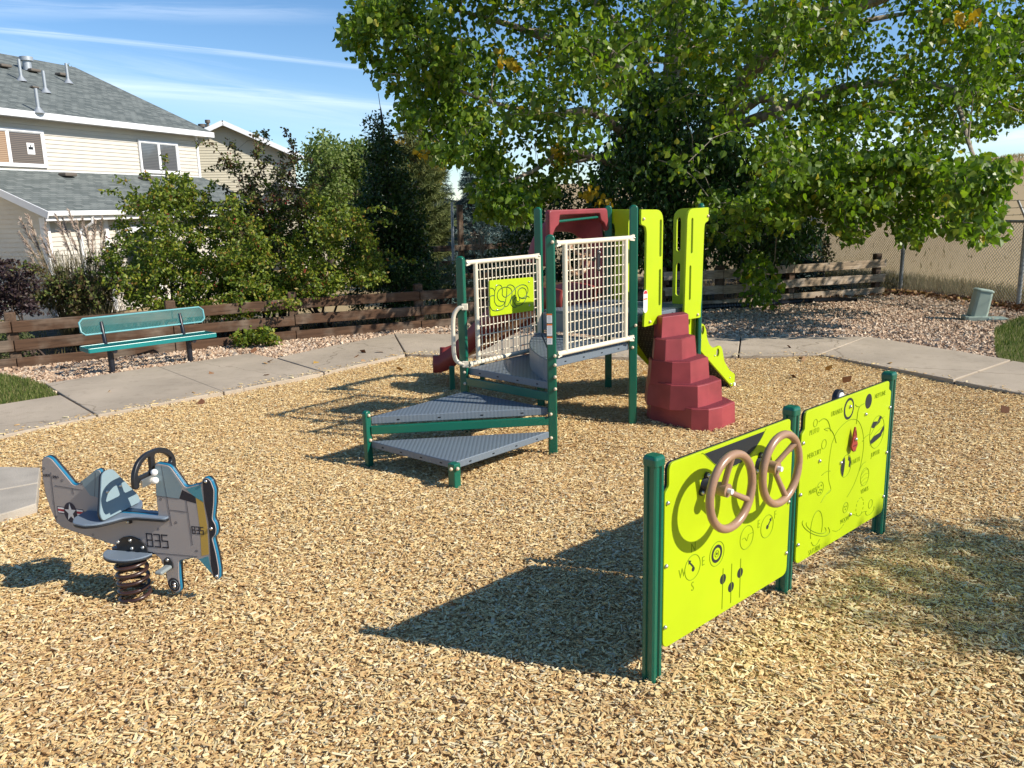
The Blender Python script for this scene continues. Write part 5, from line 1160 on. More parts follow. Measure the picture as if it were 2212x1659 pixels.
# backrest
BX = frame2((cS+nd*-.125), (SF[3][:2]), 0)   # plane across the fuselage, x toward the camera side
BK = (fp(SF, -.082, .0, 0), -SF[3], np.array([0, 0, 1.]), np.cross(-SF[3], (0, 0, 1.)))
if BK[3]@SF[1] < 0: BK = (BK[0], SF[3], BK[2], np.cross(SF[3], (0, 0, 1.)))
lean_ = BK[3]*-.28+BK[2]; lean_ /= np.linalg.norm(lean_); BK = (BK[0]+BK[3]*.10, BK[1], lean_, np.cross(BK[1], lean_))
bp_ = round_poly([(-.118, .388), (-.118, .42), (-.030, .575), (.030, .575), (.118, .42), (.118, .388)], [.02, .03, .025, .025, .03, .02], 5)
def bkl(nm, o0, o1, m, par, poly=bp_, holes=()):
    mb = MB(); plate(mb, poly, (BK[0]+BK[3]*o0, *BK[1:]), o1-o0, holes, min(.002, (o1-o0)*.3)); return mb.build(nm, m, par)
bk0 = bkl('backrest', .004, .012, GB, SR); bkl('backrest_layer', -.006, .004, BLACKP, bk0)
for s_ in (-.045, .035): lib(STO, 'bolt', bk0, BK[0]+BK[1]*s_+BK[2]*.492+BK[3]*.014)
# handlebar
def hb_(t, z): return fp(SF, .100, z, t-.010)
HF = (fp(SF, .100, 0, -.010), SF[3], np.array([0, 0, 1.]), np.cross(SF[3], (0, 0, 1.)))
ho = round_poly([(-.142, .522), (-.146, .585), (-.105, .630), (-.050, .650), (.040, .650), (.095, .628), (.128, .580), (.130, .522), (.100, .520), (.096, .546), (-.108, .546), (-.112, .522)], [.01, .03, .03, .04, .04, .03, .03, .012, .012, .01, .01, .01], 5)
hh1 = round_poly([(.014, .566), (.098, .566), (.100, .582), (.075, .612), (.038, .628), (.014, .630)], .012, 4); hh2 = round_poly([(-.012, .566), (-.012, .630), (-.045, .628), (-.085, .610), (-.118, .582), (-.114, .566)], .012, 4)
mb = MB(); plate(mb, ho, HF, .020, [hh1, hh2], .005); hbo = mb.build('handlebar', BLACKP, SR)
mb = MB(); mb.box(hb_(.052, .540)+SF[1]*.013, (.105, .034, .006), (SF[3], np.array([0, 0, 1.]), np.cross(SF[3], (0, 0, 1.)))); bkt = mb.build('handlebar_bracket', STEEL, hbo, bevel=.002); lib(STO, 'bolt', bkt, hb_(.080, .540)+SF[1]*-.002+HF[3]*.0)
mb = MB(); mb.sphere(fp(SF, .120, .566, .020), .0145, 14, 10); mb.sphere(fp(SF, .120, .531, .020), .0145, 14, 10); mb.build('bolt_cover', WHITE, hbo, smooth=True)
# foot plates, bracket, pegs, spring
for sg in (1, -1):
    hp = [(-.165, .012*1)]+[(-.055-.112*math.cos(a), .012+.092*math.sin(a)) for a in np.linspace(.05, math.pi-.05, 16)]+[(.057, .012)]
    hp = [(a, b*sg-(.02 if sg < 0 else 0)*0) for a, b in hp]; pts_ = [(a, -b) for a, b in hp]
    if sg > 0: pass
    po = board_h('foot_plate', pts_, .197, .008, WING, SR); board_h('foot_plate_layer', pts_, .188, .009, BLACKP, po)
    mb = MB(); f_ = (SF[0]+SF[3]*(.0065 if sg > 0 else -.026), *SF[1:]); plate(mb, round_poly([(-.118, .195), (-.118, .235), (-.085, .262), (-.043, .270), (.0, .258), (.030, .230), (.034, .195)], .012, 4), f_, .006); bo_ = mb.build('spring_bracket', BLACKP, SR)
    if sg > 0:
        for s_, z_ in ((-.106, .240), (-.044, .252), (.014, .224), (-.04, .216)): lib(STO, 'bolt', bo_, fp(SF, s_, z_, .014))
    o_ = .006 if sg > 0 else -.02
    mb = MB(); f_ = (SF[0]+SF[3]*(.0065 if sg > 0 else -.026), *SF[1:]); plate(mb, round_poly([(.105, .135), (.105, .17), (.118, .185), (.135, .185), (.148, .17), (.150, .135)], .01, 4), f_, .005); pgb = mb.build('peg_bracket', BLACKP, SR)
    mb = MB(); e = SF[3]*sg; mb.loft([[fp(SF, s_, z_, o_+sg*t) for s_, z_ in ((.108, .137), (.145, .137), (.143, .152), (.110, .152))] for t in (.0, .075)]); mb.build('foot_peg', mat('peg_grey', (.24, .27, .27), .5, .4), pgb, bevel=.006)
    if sg > 0: lib(STO, 'bolt', pgb, fp(SF, .128, .176, .014))
for s_, z_ in ((.348, .535), (.350, .330), (.352, .118), (.143, .064), (.142, .052)): lib(STO, 'bolt', fus, fp(SF, s_, z_, .006))
mb = MB(); plate(mb, round_poly([(-.052, .328), (-.028, .328), (-.028, .348), (-.052, .348)], .004, 3), (SF[0]+SF[3]*.0062, *SF[1:]), .012); wb = mb.build('wing_bracket', BLACKP, SR); lib(STO, 'bolt', wb, fp(SF, -.040, .338, .019))
sc0 = fp(SF, -.040, 0, .03); pts = []
for k in range(5*28+1):
    a = 2*math.pi*k/28; zz_ = -.02+.185*k/(5*28); pts.append(sc0+np.array([.061*math.cos(a), .061*math.sin(a), zz_]))
mb = MB(); mb.tube(pts, .0088, 10); mb.build('coil_spring', mat('spring_brown', (.045, .022, .018), .3, .5, var=.3, vscale=12), SR, smooth=True)
mb = MB(); mb.tube([sc0+(0, 0, .150), sc0+(0, 0, .185)], .050, 20); mb.build('spring_clamp', BLACKP, SR)
for o in LIBS: bpy.data.objects.remove(o)
# ================================================================== PLANTS
VR = np.random.default_rng(5)
def leaves(C, rad, per, size, droop=.4, aspect=.75, fold=.25, sizevar=.3, flat=0., axis=None):
    """leaf quads round clump centres C (n,3). returns verts (N*6,3), quads (2N,4), clump index"""
    C = np.repeat(C, per, 0); n = len(C); off = VR.normal(0, 1, (n, 3)); off /= np.linalg.norm(off, axis=1)[:, None]; off *= (VR.uniform(0, 1, n)**.45)[:, None]*rad; off[:, 2] *= .8
    p = C+off
    a = VR.normal(0, 1, (n, 3))*.8+off/rad*.5; a[:, 2] -= droop*1.6
    if axis is not None: a = a*.5+np.repeat(axis, per, 0)
    a /= np.linalg.norm(a, axis=1)[:, None]
    r = VR.normal(0, 1, (n, 3)); r[:, 2] += flat*2; s = np.cross(a, r); s /= np.linalg.norm(s, axis=1)[:, None]; nn = np.cross(s, a)
    L_ = size*(1+VR.uniform(-sizevar, sizevar, n))[:, None]; w = L_*aspect
    v = np.stack([p, p+a*L_*.12-s*w*.42+nn*w*fold*.35, p+a*L_*.48-s*w*.47+nn*w*fold*.45, p+a*L_, p+a*L_*.48+s*w*.47+nn*w*fold*.45, p+a*L_*.12+s*w*.42+nn*w*fold*.35], 1)
    i = np.arange(n)[:, None]*6; q = np.stack([i+np.array([[0, 3, 2, 1]]), i+np.array([[0, 5, 4, 3]])], 1).reshape(-1, 4)
    return v.reshape(-1, 3), q
def noise3(P, sc, seed=0.): return np.array([noise.noise(Vector((p[0]*sc+seed, p[1]*sc+seed*1.3, p[2]*sc))) for p in P])
def region(poly, y0, y1, n, thr=-.15, sc=1.1, seed=0., yfun=None, zmin=.0, er=0):
    """clump centres filling the plant's real volume: outline measured in the photo, depth y0..y1 metres"""
    poly = np.array(poly, float); lo = poly.min(0); hi = poly.max(0); out = []
    while len(out) < n:
        m = n*3; u = VR.uniform(lo[0], hi[0], m); v = VR.uniform(lo[1], hi[1], m); k = inpoly(u, v, poly)
        if er:
            for a, b in ((er, 0), (-er, 0), (0, er*.8), (0, -er*.8)): k &= inpoly(u+a, v+b, poly)
        u, v = u[k], v[k]; Y = VR.uniform(0, 1, len(u))
        if yfun is not None: a, b = yfun(u, v); Y = a+(b-a)*Y
        else: Y = y0+(y1-y0)*Y
        P = np.array([A(a, b, c) for a, b, c in zip(u, v, Y)]).reshape(-1, 3); P = P[P[:, 2] > zmin]
        if len(P): nz_ = noise3(P, sc, seed); P = P[nz_ > thr+VR.uniform(-.1, .1, len(P))]; out += list(P)
    return np.array(out[:n])
BARK = mat('bark', (.29, .245, .195), .9, .15, var=.4, vscale=14, bump=1., bscale=30, stretch=(1, 1, .25)); BARKD = mat('bark_dark', (.075, .055, .045), .9, .15, var=.3, vscale=10, bump=.6, bscale=30)
BARKP = mat('bark_pale', (.33, .30, .25), .9, .15, var=.3, vscale=14, bump=.8, bscale=30)
def skeleton(mbk, base, tips, limbs, r0, rtip=.006, sub=5, maxn=400, wig=.10, n=6):
    """limbs: list of (points, radii) fixed; every tip grows back to the nearest node that is closer to the base"""
    nodes = []; rad = []
    for pts, rr in limbs:
        P = spl(pts, sub); rs = np.interp(np.linspace(0, 1, len(P)), np.linspace(0, 1, len(rr)), rr); mbk.tube(P, list(rs), n+2)
        nodes += P; rad += list(rs)
    nodes = list(nodes); order = sorted(range(len(tips)), key=lambda i: np.linalg.norm(tips[i]-base)); cnt = 0
    for i in order[:maxn]:
        t = tips[i]; NA = np.array(nodes); d = np.linalg.norm(NA-t, axis=1)+.25*np.maximum(0, NA[:, 2]-t[2]); j = int(np.argmin(d)); b = NA[j]; dl = np.linalg.norm(t-b)
        if dl < .03: continue
        k = max(2, int(dl/.25)); mid = [b]
        for q in range(1, k+1):
            f = q/k; mid.append(b*(1-f)+t*f+np.array([0, 0, .12*dl*math.sin(math.pi*f)])+VR.normal(0, wig*dl/k, 3)*(q < k))
        ra = min(rad[j]*.6, max(rtip*1.5, .018*dl+rtip)); rs = np.linspace(ra, rtip, len(mid)); mbk.tube(mid, list(rs), 4, caps=False)
        nodes += mid[1:]; rad += list(rs[1:])
def plant(name, base, label, cat, group=None): return root(name, base, label, cat, group)
def foliage(r, nm, sets, mats_):
    vs = []; qs = []; mi = []; b = 0
    for (v, q), m in sets: vs.append(v); qs.append(q+b); mi.append(np.full(len(q), m)); b += len(v)
    return npmesh(nm, np.concatenate(vs), np.concatenate(qs), mats_, r, np.concatenate(mi))
T = (.75, 1., .22)
LCOT = island('leaf_cottonwood', [(0, (.07, .13, .014)), (.4, (.14, .235, .022)), (.8, (.22, .33, .032)), (.97, (.32, .38, .045)), (1, (.50, .37, .02))], .40, .5, (.85, 1., .25), .50)
LYEL = island('leaf_yellow', [(0, (.42, .30, .02)), (.6, (.58, .38, .02)), (1, (.30, .27, .03))], .5, .3, (1, .9, .3), .4)
LASH = island('leaf_ash', [(0, (.024, .062, .014)), (.6, (.045, .105, .02)), (.95, (.08, .155, .026)), (1, (.10, .14, .03))], .35, .5, T, .25)
LSHR = island('leaf_shrub', [(0, (.07, .11, .016)), (.45, (.15, .215, .024)), (.78, (.26, .31, .033)), (.93, (.34, .31, .045)), (1, (.30, .13, .04))], .45, .4, T, .35)
LDRK = island('leaf_dark', [(0, (.022, .048, .012)), (.6, (.045, .09, .018)), (1, (.085, .14, .028))], .4, .45, T, .25)
LRED = island('leaf_reddish', [(0, (.08, .055, .028)), (.35, (.13, .09, .04)), (.6, (.09, .14, .03)), (1, (.19, .20, .05))], .5, .3, (1, .7, .3), .25)
LPUR = island('leaf_purple', [(0, (.03, .018, .022)), (.6, (.06, .035, .038)), (1, (.09, .07, .04))], .5, .3, (1, .6, .5), .2)
LPOP = island('leaf_poplar', [(0, (.10, .15, .035)), (.6, (.18, .24, .065)), (1, (.27, .31, .10))], .6, .3, T, .35)
NSPR = island('needle_spruce', [(0, (.06, .10, .095)), (.5, (.11, .165, .16)), (1, (.19, .25, .24))], .6, .3)
NSPD = island('needle_spruce_dark', [(0, (.02, .045, .045)), (.6, (.045, .085, .085)), (1, (.10, .15, .145))], .6, .3)
NSPM = island('needle_spruce_mid', [(0, (.05, .09, .085)), (.6, (.09, .15, .145)), (1, (.17, .23, .225))], .6, .3)
NPIN = island('needle_pine', [(0, (.07, .10, .025)), (.5, (.14, .17, .05)), (1, (.22, .24, .08))], .6, .3)
BERRY = mat('berry_red', (.22, .015, .012), .35, .5)
LSIL = island('leaf_silver', [(0, (.11, .14, .07)), (.6, (.19, .22, .12)), (1, (.30, .32, .2))], .5, .3, T, .3)

# ---- cottonwood
cwb = np.array([2.75, 15.0, -.05])
def cyd(u, v):
    u = np.asarray(u, float); v = np.asarray(v, float)
    a = np.clip(np.abs(u-1560)/900, 0, 1); top = np.clip((-v)/620, 0, 1); h = 4.6*np.sqrt(np.clip(1-a**2*.72, .08, 1))*np.sqrt(np.clip(1-top**2*.85, .1, 1)); lowf = np.clip((v-250)/300, 0, 1)
    return 14.2-h, 14.2+h*.7
cot = [(748, 25), (770, 0), (800, -70), (860, -200), (1000, -380), (1300, -520), (1650, -580), (2050, -520), (2400, -360), (2640, -160), (2700, 60), (2600, 230), (2420, 300), (2330, 250), (2212, 262), (2130, 300), (2045, 330), (2040, 365), (2080, 392), (2110, 370), (2172, 362), (2178, 392), (2150, 420), (2150, 500), (2130, 532), (2070, 505), (2010, 480), (1985, 515), (1960, 525), (1935, 482), (1880, 470), (1850, 500), (1835, 512), (1810, 500), (1790, 462), (1740, 458), (1720, 500), (1660, 480), (1620, 540), (1570, 520), (1500, 440), (1400, 380), (1300, 420), (1240, 400), (1200, 448), (1150, 470), (1090, 455), (1050, 450), (1045, 400), (1015, 372), (1010, 330), (985, 350), (965, 352), (950, 330), (905, 312), (925, 262), (880, 245), (850, 215), (870, 190), (840, 190), (800, 155), (770, 140), (760, 105), (748, 80)]
VIS = region(cot, 0, 0, 2150, thr=.03, sc=1.15, seed=3., yfun=cyd, er=20)
dpoly = [(1290, 500), (1280, 420), (1300, 330), (1330, 240), (1380, 190), (1440, 160), (1500, 175), (1550, 230), (1590, 300), (1640, 380), (1700, 440), (1745, 470), (1770, 500), (1750, 540), (1690, 560), (1620, 580), (1560, 560), (1500, 590), (1440, 600), (1380, 560), (1320, 600), (1290, 560)]
def topx(P):
    q = P-np.array([0, 0, EYE]); d = q@_f; return CX+FPX*(q@_R)/d, CY-FPX*(q@_U)/d
uu, vv = topx(VIS); VIS = VIS[~(inpoly(uu, vv, dpoly) & (VIS[:, 1] < 14.6) & (VR.uniform(0, 1, len(VIS)) < .85))]   # the ash stands in this gap
hang = region([(1600, 560), (1660, 560), (1665, 640), (1640, 655), (1615, 620)], 11.5, 12.4, 10, -1); hang2 = region([(1790, 440), (1850, 440), (1850, 508), (1820, 512)], 10.5, 11.5, 9, -1)
hang3 = region([(2050, 350), (2175, 358), (2172, 390), (2150, 420), (2148, 520), (2080, 500), (2060, 430)], 8.8, 10.2, 34, -1); hang4 = region([(1040, 400), (1160, 430), (1150, 470), (1050, 460)], 10.5, 11.5, 26, -1)
low = region([(1500, 400), (1560, 440), (1620, 430), (1700, 380), (1800, 350), (1900, 340), (2010, 330), (2080, 370), (2110, 400), (2160, 440), (2150, 515), (2125, 528), (2070, 500), (2010, 475), (1985, 512), (1960, 522), (1935, 480), (1880, 465), (1850, 495), (1815, 495), (1790, 460), (1740, 455), (1700, 495), (1640, 470), (1590, 520), (1540, 500)], 10.2, 12.4, 165, -.02, 1.6, 2.)
low2 = region([(748, 25), (860, -20), (1000, 120), (1050, 300), (1100, 380), (1200, 400), (1150, 470), (1050, 450), (1045, 400), (1010, 330), (965, 352), (905, 312), (880, 245), (850, 215), (800, 155), (770, 140), (748, 80)], 11, 13, 150, -.12, 1.6, 6.)
Ccot = np.concatenate([VIS, low, low2, hang, hang2, hang3, hang4])
CT = plant('cottonwood_tree', cwb, 'huge spreading cottonwood whose leafy limbs fill the top right, with a few yellow leaves', 'tree')
def apt(u, v, y): return A(u, v, y)
limbs = [([cwb, cwb+(-.02, -.05, 1.3), cwb+(.05, -.1, 2.4), cwb+(.1, -.1, 3.4), cwb+(.2, 0, 5.0), cwb+(.1, .2, 6.8)], [.34, .27, .24, .20, .13, .05]),
 ([cwb+(.05, -.1, 2.2), apt(1560, 250, 14.4), apt(1612, 166, 13.8), apt(1680, 95, 13.2), apt(1738, 40, 12.6), apt(1885, 5, 11.8), apt(2060, -80, 11.)], [.20, .15, .135, .12, .105, .07, .03]),
 ([apt(1600, 180, 13.9), apt(1700, 110, 14.0), apt(1800, 60, 14.2), apt(2010, 20, 14.4)], [.09, .07, .055, .02]),
 ([cwb+(.05, -.1, 2.0), apt(1640, 215, 13.0), apt(1700, 300, 12.0), apt(1760, 350, 11.3), apt(1850, 330, 10.6)], [.10, .06, .045, .03, .012]),
 ([cwb+(.05, -.1, 2.5), apt(1760, 210, 13.4), apt(1900, 180, 12.8), apt(2060, 190, 12.2), apt(2200, 240, 11.6)], [.12, .08, .06, .04, .015]),
 ([cwb+(.0, -.1, 2.4), apt(1319, 126, 13.6), apt(1259, 113, 13.2), apt(1120, 60, 12.6), apt(980, 20, 12.)], [.16, .12, .09, .05, .02]),
 ([cwb+(.0, -.1, 2.1), apt(1300, 250, 13.2), apt(1180, 250, 12.3), apt(1060, 220, 11.8), apt(930, 170, 11.4)], [.11, .07, .05, .03, .01]),
 ([cwb+(.0, -.1, 1.9), apt(1250, 330, 12.8), apt(1150, 370, 11.9), apt(1080, 400, 11.2)], [.07, .045, .03, .01]),
 ([cwb+(.1, -.1, 3.0), cwb+(.6, 1.2, 4.6), cwb+(1.6, 2.6, 6.2)], [.13, .09, .03]), ([cwb+(.1, -.1, 3.2), cwb+(-.9, .8, 5.), cwb+(-2.4, 1.6, 6.4)], [.12, .08, .03]),
 ([apt(2060, 190, 12.2), apt(2100, 330, 10.6), apt(2140, 400, 9.8)], [.04, .025, .01])]
mb = MB(); skeleton(mb, cwb, [c for c in Ccot], limbs, .3, .005, maxn=1500); mb.build('trunk', BARK, CT, smooth=True)
yel = np.concatenate([region([(1195, 320), (1245, 310), (1240, 360), (1200, 360)], 12, 12.6, 4, -1), region([(1040, 100), (1190, 110), (1110, 170), (1050, 160)], 11, 13, 3, -1), region([(1480, 90), (1520, 110), (1500, 130)], 11, 12, 3, -1), region([(1255, 400), (1310, 410), (1300, 450), (1260, 440)], 11.5, 12, 3, -1), region([(2050, 10), (2110, 40)]+[(2080, 60)], 10.5, 11.5, 2, -1), region([(1815, 418), (1840, 418), (1838, 438)], 11, 11.3, 1, -1), region([(910, 320), (930, 320), (925, 345)], 11.5, 12, 1, -1), region([(1630, 390), (1660, 360), (1680, 380)], 11.5, 12.5, 2, -1)])
foliage(CT, 'crown', [(leaves(VIS, .30, 40, .080, .55, .88), 0), (leaves(Ccot[len(VIS):], .22, 40, .082, .6, .88), 0), (leaves(yel, .14, 14, .085, .6, .9), 1)], [LCOT, LYEL])

# ---- dark tree in front of the trunk
dpoly = [(1290, 500), (1280, 420), (1300, 330), (1330, 240), (1380, 190), (1440, 160), (1500, 175), (1550, 230), (1590, 300), (1640, 380), (1700, 440), (1745, 470), (1770, 500), (1750, 540), (1690, 560), (1620, 580), (1560, 560), (1500, 590), (1440, 600), (1380, 560), (1320, 600), (1290, 560)]
Cd = region(dpoly, 12.7, 15.2, 520, -.40, 1.4, 9., er=10)
DT = plant('ash_tree', (2.6, 14.1, -.03), 'dense dark green tree standing in front of the cottonwood trunk behind the play structure', 'tree')
db = np.array([2.6, 14.1, -.1]); mb = MB(); skeleton(mb, db, [c for c in Cd], [([db, db+(.03, 0, 1.2), db+(.1, 0, 2.4), db+(.1, .1, 3.6)], [.10, .075, .05, .02]), ([db, db+(.4, -.3, 1.1), db+(.9, -.4, 2.)], [.06, .04, .015]), ([db, db+(-.35, -.3, 1.2), db+(-.6, -.3, 2.3)], [.06, .04, .015])], .1, .005, maxn=400); mb.build('trunk', BARKD, DT, smooth=True)
foliage(DT, 'crown', [(leaves(Cd, .28, 46, .098, .7, .42), 0)], [LASH])
# big rough trunk patch of the cottonwood shows below: second stem
mb = MB(); sb_ = np.array([2.42, 13.55, 0]); 
# ---- conifer skirts right of it
def needles(C, D, per, ln, wd, spread=.55):
    """short needle sprays: C centres, D branch direction"""
    C = np.repeat(C, per, 0); D = np.repeat(D, per, 0); n = len(C); t = VR.uniform(-.5, .5, n)[:, None]; base = C+D*t*.22; a = D*.9+VR.normal(0, spread, (n, 3)); a /= np.linalg.norm(a, axis=1)[:, None]; s = np.cross(a, VR.normal(0, 1, (n, 3))); s /= np.linalg.norm(s, axis=1)[:, None]
    L_ = ln*VR.uniform(.7, 1.3, n)[:, None]; v = np.stack([base-s*wd/2, base+s*wd/2, base+a*L_+s*wd*.2, base+a*L_-s*wd*.2], 1).reshape(-1, 3); q = np.arange(n)[:, None]*4+np.array([[0, 1, 2, 3]]); return v, q
def conifer(name, base, H_, Rb, label, m, nb=150, per=26, ln=.12, wd=.014, cat='tree', zl=.0, droop=.25, group=None, lean=0., sprd=.55, power=1.0, seg_=.28):
    base = np.array(base, float); r = plant(name, base, label, cat, group); mb = MB(); mb.tube([base, base+(lean*.5, 0, H_*.5), base+(lean, 0, H_)], [.035*H_**.7, .02*H_**.7, .01], 8); C = []; D = []
    for k in range(nb):
        f = VR.uniform(0, 1)**.85; z = zl+(H_-zl)*f; rr = Rb*(1-f)**power*VR.uniform(.7, 1.08)+.08; a = VR.uniform(0, 2*math.pi); d = np.array([math.cos(a), math.sin(a), 0]); p0 = base+(lean*f, 0, z); tip = p0+d*rr+(0, 0, -droop*rr+.12*rr)
        mb.tube([p0, p0*.5+tip*.5+(0, 0, .04*rr), tip], [.012+.006*rr, .009, .003], 4, caps=False)
        m_ = max(2, int(rr/seg_*2.2)); 
        for j in range(m_):
            g = .18+.82*(j+.5)/m_; q = p0*(1-g)+tip*g; sdv = np.cross(d, (0, 0, 1)); w = (1-g*.75)*rr*.30; o = VR.uniform(-1, 1)*w; C.append(q+sdv*o+(0, 0, VR.uniform(-.04, .04))); dd_ = d+sdv*np.sign(o)*.55*abs(o)/(w+.01)+np.array([0, 0, -droop*.5+.1]); D.append(dd_/np.linalg.norm(dd_))
    mb.build('trunk', BARKD, r, smooth=True); v, q = needles(np.array(C), np.array(D), per, ln, wd, sprd); npmesh('crown', v, q, m, r); return r
def bas(u, v, Y): p = A(u, v, Y); return (p[0], p[1], float(terrain(np.array([p[0]]), np.array([p[1]]))[0]))
# spruces, pines (heights from the photo at their distance)
def top_h(u, v, Y, b): return float(A(u, v, Y)[2]-b[2])
b = bas(1068, 500, 26.); conifer('spruce_tree', b, top_h(1068, 305, 26., b), 2.0, 'tall blue spruce rising behind the slide tower, its tip among cottonwood leaves', NSPR, 300, 34, .11, .016, group='blue spruces')
b = bas(1030, 500, 22.); conifer('spruce_tree', b, top_h(1010, 365, 22., b), 1.35, 'shorter dark blue spruce just left of the tallest spruce', NSPM, 250, 34, .10, .015, group='blue spruces', lean=-.15)
b = bas(952, 500, 28.); conifer('spruce_tree', b, top_h(945, 330, 28., b), 1.25, 'distant blue spruce behind the green pine', NSPR, 260, 30, .14, .02, group='blue spruces')
b = bas(1690, 500, 14.6); conifer('spruce_tree', b, 1.55, 1.1, 'low dark spruce at the right foot of the dense dark tree', NSPD, 130, 30, .09, .013, group='blue spruces')
b = bas(905, 500, 24.); conifer('pine_tree', b, top_h(893, 275, 24., b), 1.35, 'olive green pine between the columnar pear tree and the spruces', NPIN, 230, 40, .20, .014, droop=-.25, sprd=.6, power=.55)
# yellowing tree behind the pine
yb = bas(905, 480, 26.); Cy = region([(850, 320), (870, 300), (920, 300), (945, 320), (965, 345), (950, 390), (880, 400), (850, 370)], 25.3, 26.8, 70, -.3, 1., 2.)
YT = plant('yellow_tree', yb, 'tree with yellowing autumn leaves peeking out behind the pine', 'tree'); mb = MB(); yb_ = np.array(yb); skeleton(mb, yb_, list(Cy), [([yb_, yb_+(0, 0, 2), yb_+(0, 0, 3)], [.08, .05, .02])], .1, .006); mb.build('trunk', BARKD, YT, smooth=True); foliage(YT, 'crown', [(leaves(Cy, .34, 50, .09, .3, .6), 0)], [LYEL])
# background poplars
for i, (pl, y0, y1, n, lab) in enumerate([([(668, 330), (690, 300), (700, 296), (720, 320), (735, 340), (745, 400), (735, 450), (670, 430)], 30, 32.5, 90, 'distant green poplar just right of the tan house'), ([(735, 345), (748, 305), (760, 330), (775, 310), (800, 330), (805, 460), (740, 460)], 31, 33.5, 90, 'distant green poplar left of the columnar pear tree')]):
    Cp_ = region(pl, y0, y1, n, -.3, .6, i*4.); b = np.array([Cp_[:, 0].mean(), (y0+y1)/2, -.9]); r = plant('poplar_tree', b, lab, 'tree', 'distant poplars'); mb = MB(); skeleton(mb, b, list(Cp_), [([b, b+(0, 0, 2.5), b+(0, 0, 5)], [.15, .1, .03])], .1, .012, maxn=80); mb.build('trunk', BARKD, r, smooth=True); foliage(r, 'crown', [(leaves(Cp_, .55, 70, .13, .1, .6), 0)], [LPOP])
Cr = region([(0, 134), (22, 136), (30, 150), (4, 150)], 40, 42, 5, -1).tolist()+region([(95, 150), (120, 145), (150, 152), (152, 160), (100, 160)], 40, 42, 9, -1).tolist()+region([(135, 140), (150, 150), (140, 155)], 40, 42, 3, -1).tolist()
Cr = np.array(Cr); b = np.array([A(100, 160, 41.)[0], 41., -.9]); r = plant('roof_line_tree', b, 'yellow green tree tips showing over the ridge of the nearer house', 'tree'); mb = MB(); skeleton(mb, b, list(Cr), [([b, b+(0, 0, 4), b+(0, 0, 7.5)], [.2, .15, .04])], .1, .01); mb.build('trunk', BARKD, r, smooth=True); foliage(r, 'crown', [(leaves(Cr, .30, 28, .11, .1, .6), 0)], [island('leaf_yellowgreen', [(0, (.12, .16, .03)), (1, (.32, .29, .06))], .5, .3, T, .35)])
# columnar pear tree
cpoly = [(817, 205), (822, 235), (835, 262), (850, 300), (872, 330), (890, 380), (915, 420), (932, 470), (945, 530), (948, 575), (930, 612), (860, 628), (790, 620), (762, 600), (745, 560), (740, 520), (742, 470), (757, 440), (772, 420), (785, 380), (788, 320), (795, 280), (800, 240), (812, 225)]
Cc = region([(806+(u-806)*.86, v) for u, v in cpoly], 13.2, 14.6, 330, -.55, 1.6, 5., er=9); b = np.array([-1.9, 13.8, -.3]); CPT = plant('columnar_pear_tree', b, 'narrow dark green columnar tree with a pointed top left of the play structure', 'tree')
mb = MB(); skeleton(mb, b, list(Cc), [([b, b+(0, 0, 1.6), b+(-.05, 0, 3.0), A(822, 232, 13.8)], [.07, .05, .03, .008])], .1, .004); mb.tube([A(822, 235, 13.8), A(817, 201, 13.8)], [.006, .004], 4); mb.build('trunk', BARKD, CPT, smooth=True); foliage(CPT, 'crown', [(leaves(Cc, .22, 60, .055, .2, .6), 0)], [LDRK])

# ---- berry shrubs behind the rail fence
def shrub(name, poly, y0, y1, n, rad, per, size, m, label, group, base, berries=0, thr=-.25, asp=.62, droop=.15, sc=1.9, cat='shrub', sprays=0, stems=6, seed=0., maxn=500, extra=None, zmin=.02):
    C = region(poly, y0, y1, n, thr, sc, seed, zmin=zmin, er=7); 
    if extra is not None: C = np.concatenate([C]+extra)
    SP = []; arcs = []
    cc = C.mean(0)
    for k in range(sprays):
        i = VR.integers(len(C)); o = C[i]; d = o-cc; d[2] = abs(d[2])*.7+.25; d /= np.linalg.norm(d); d = d*.8+VR.normal(0, .35, 3); ln_ = VR.uniform(.25, .62); P_ = [o+d*ln_*t+np.array([0, 0, .16*ln_*math.sin(math.pi*t)-.20*ln_*t*t]) for t in np.linspace(0, 1, 8)]; arcs.append(P_); SP += P_[1:]
    b = np.array([base[0], base[1], float(terrain(np.array([base[0]]), np.array([base[1]]))[0])]); r = plant(name, b, label, cat, group); top = C[:, 2].max()-b[2]
    lim = []
    for k in range(stems):
        t = C[VR.integers(len(C))]; q = b+VR.normal(0, .10, 3)*(1, 1, 0); t2 = b+(t-b)*.75; lim.append(([q, q*.55+t2*.45+np.array([0, 0, .10*top]), t2], [.022, .014, .006]))
    mb = MB(); skeleton(mb, b, list(C), lim, .1, .0028, maxn=maxn, sub=4)
    for P_ in arcs: mb.tube(P_, list(np.linspace(.005, .0018, 8)), 4, caps=False)
    mb.build('stems', BARKD, r, smooth=True)
    foliage(r, 'foliage', [(leaves(C, rad, per, size, droop, asp), 0)]+([(leaves(np.array(SP), .055, 9, size*1.05, droop, asp), 0)] if SP else []), [m])
    if berries:
        mb = MB(); idx = VR.integers(0, len(C), berries)
        for i in idx:
            p = C[i]+VR.normal(0, rad*.6, 3)
            for k in range(4): mb.sphere(p+VR.normal(0, .018, 3), .009, 6, 4)
        mb.build('berries', BERRY, r, smooth=True)['kind'] = 'stuff'
    return r
SG = 'leafy berry shrubs behind the rail fence'
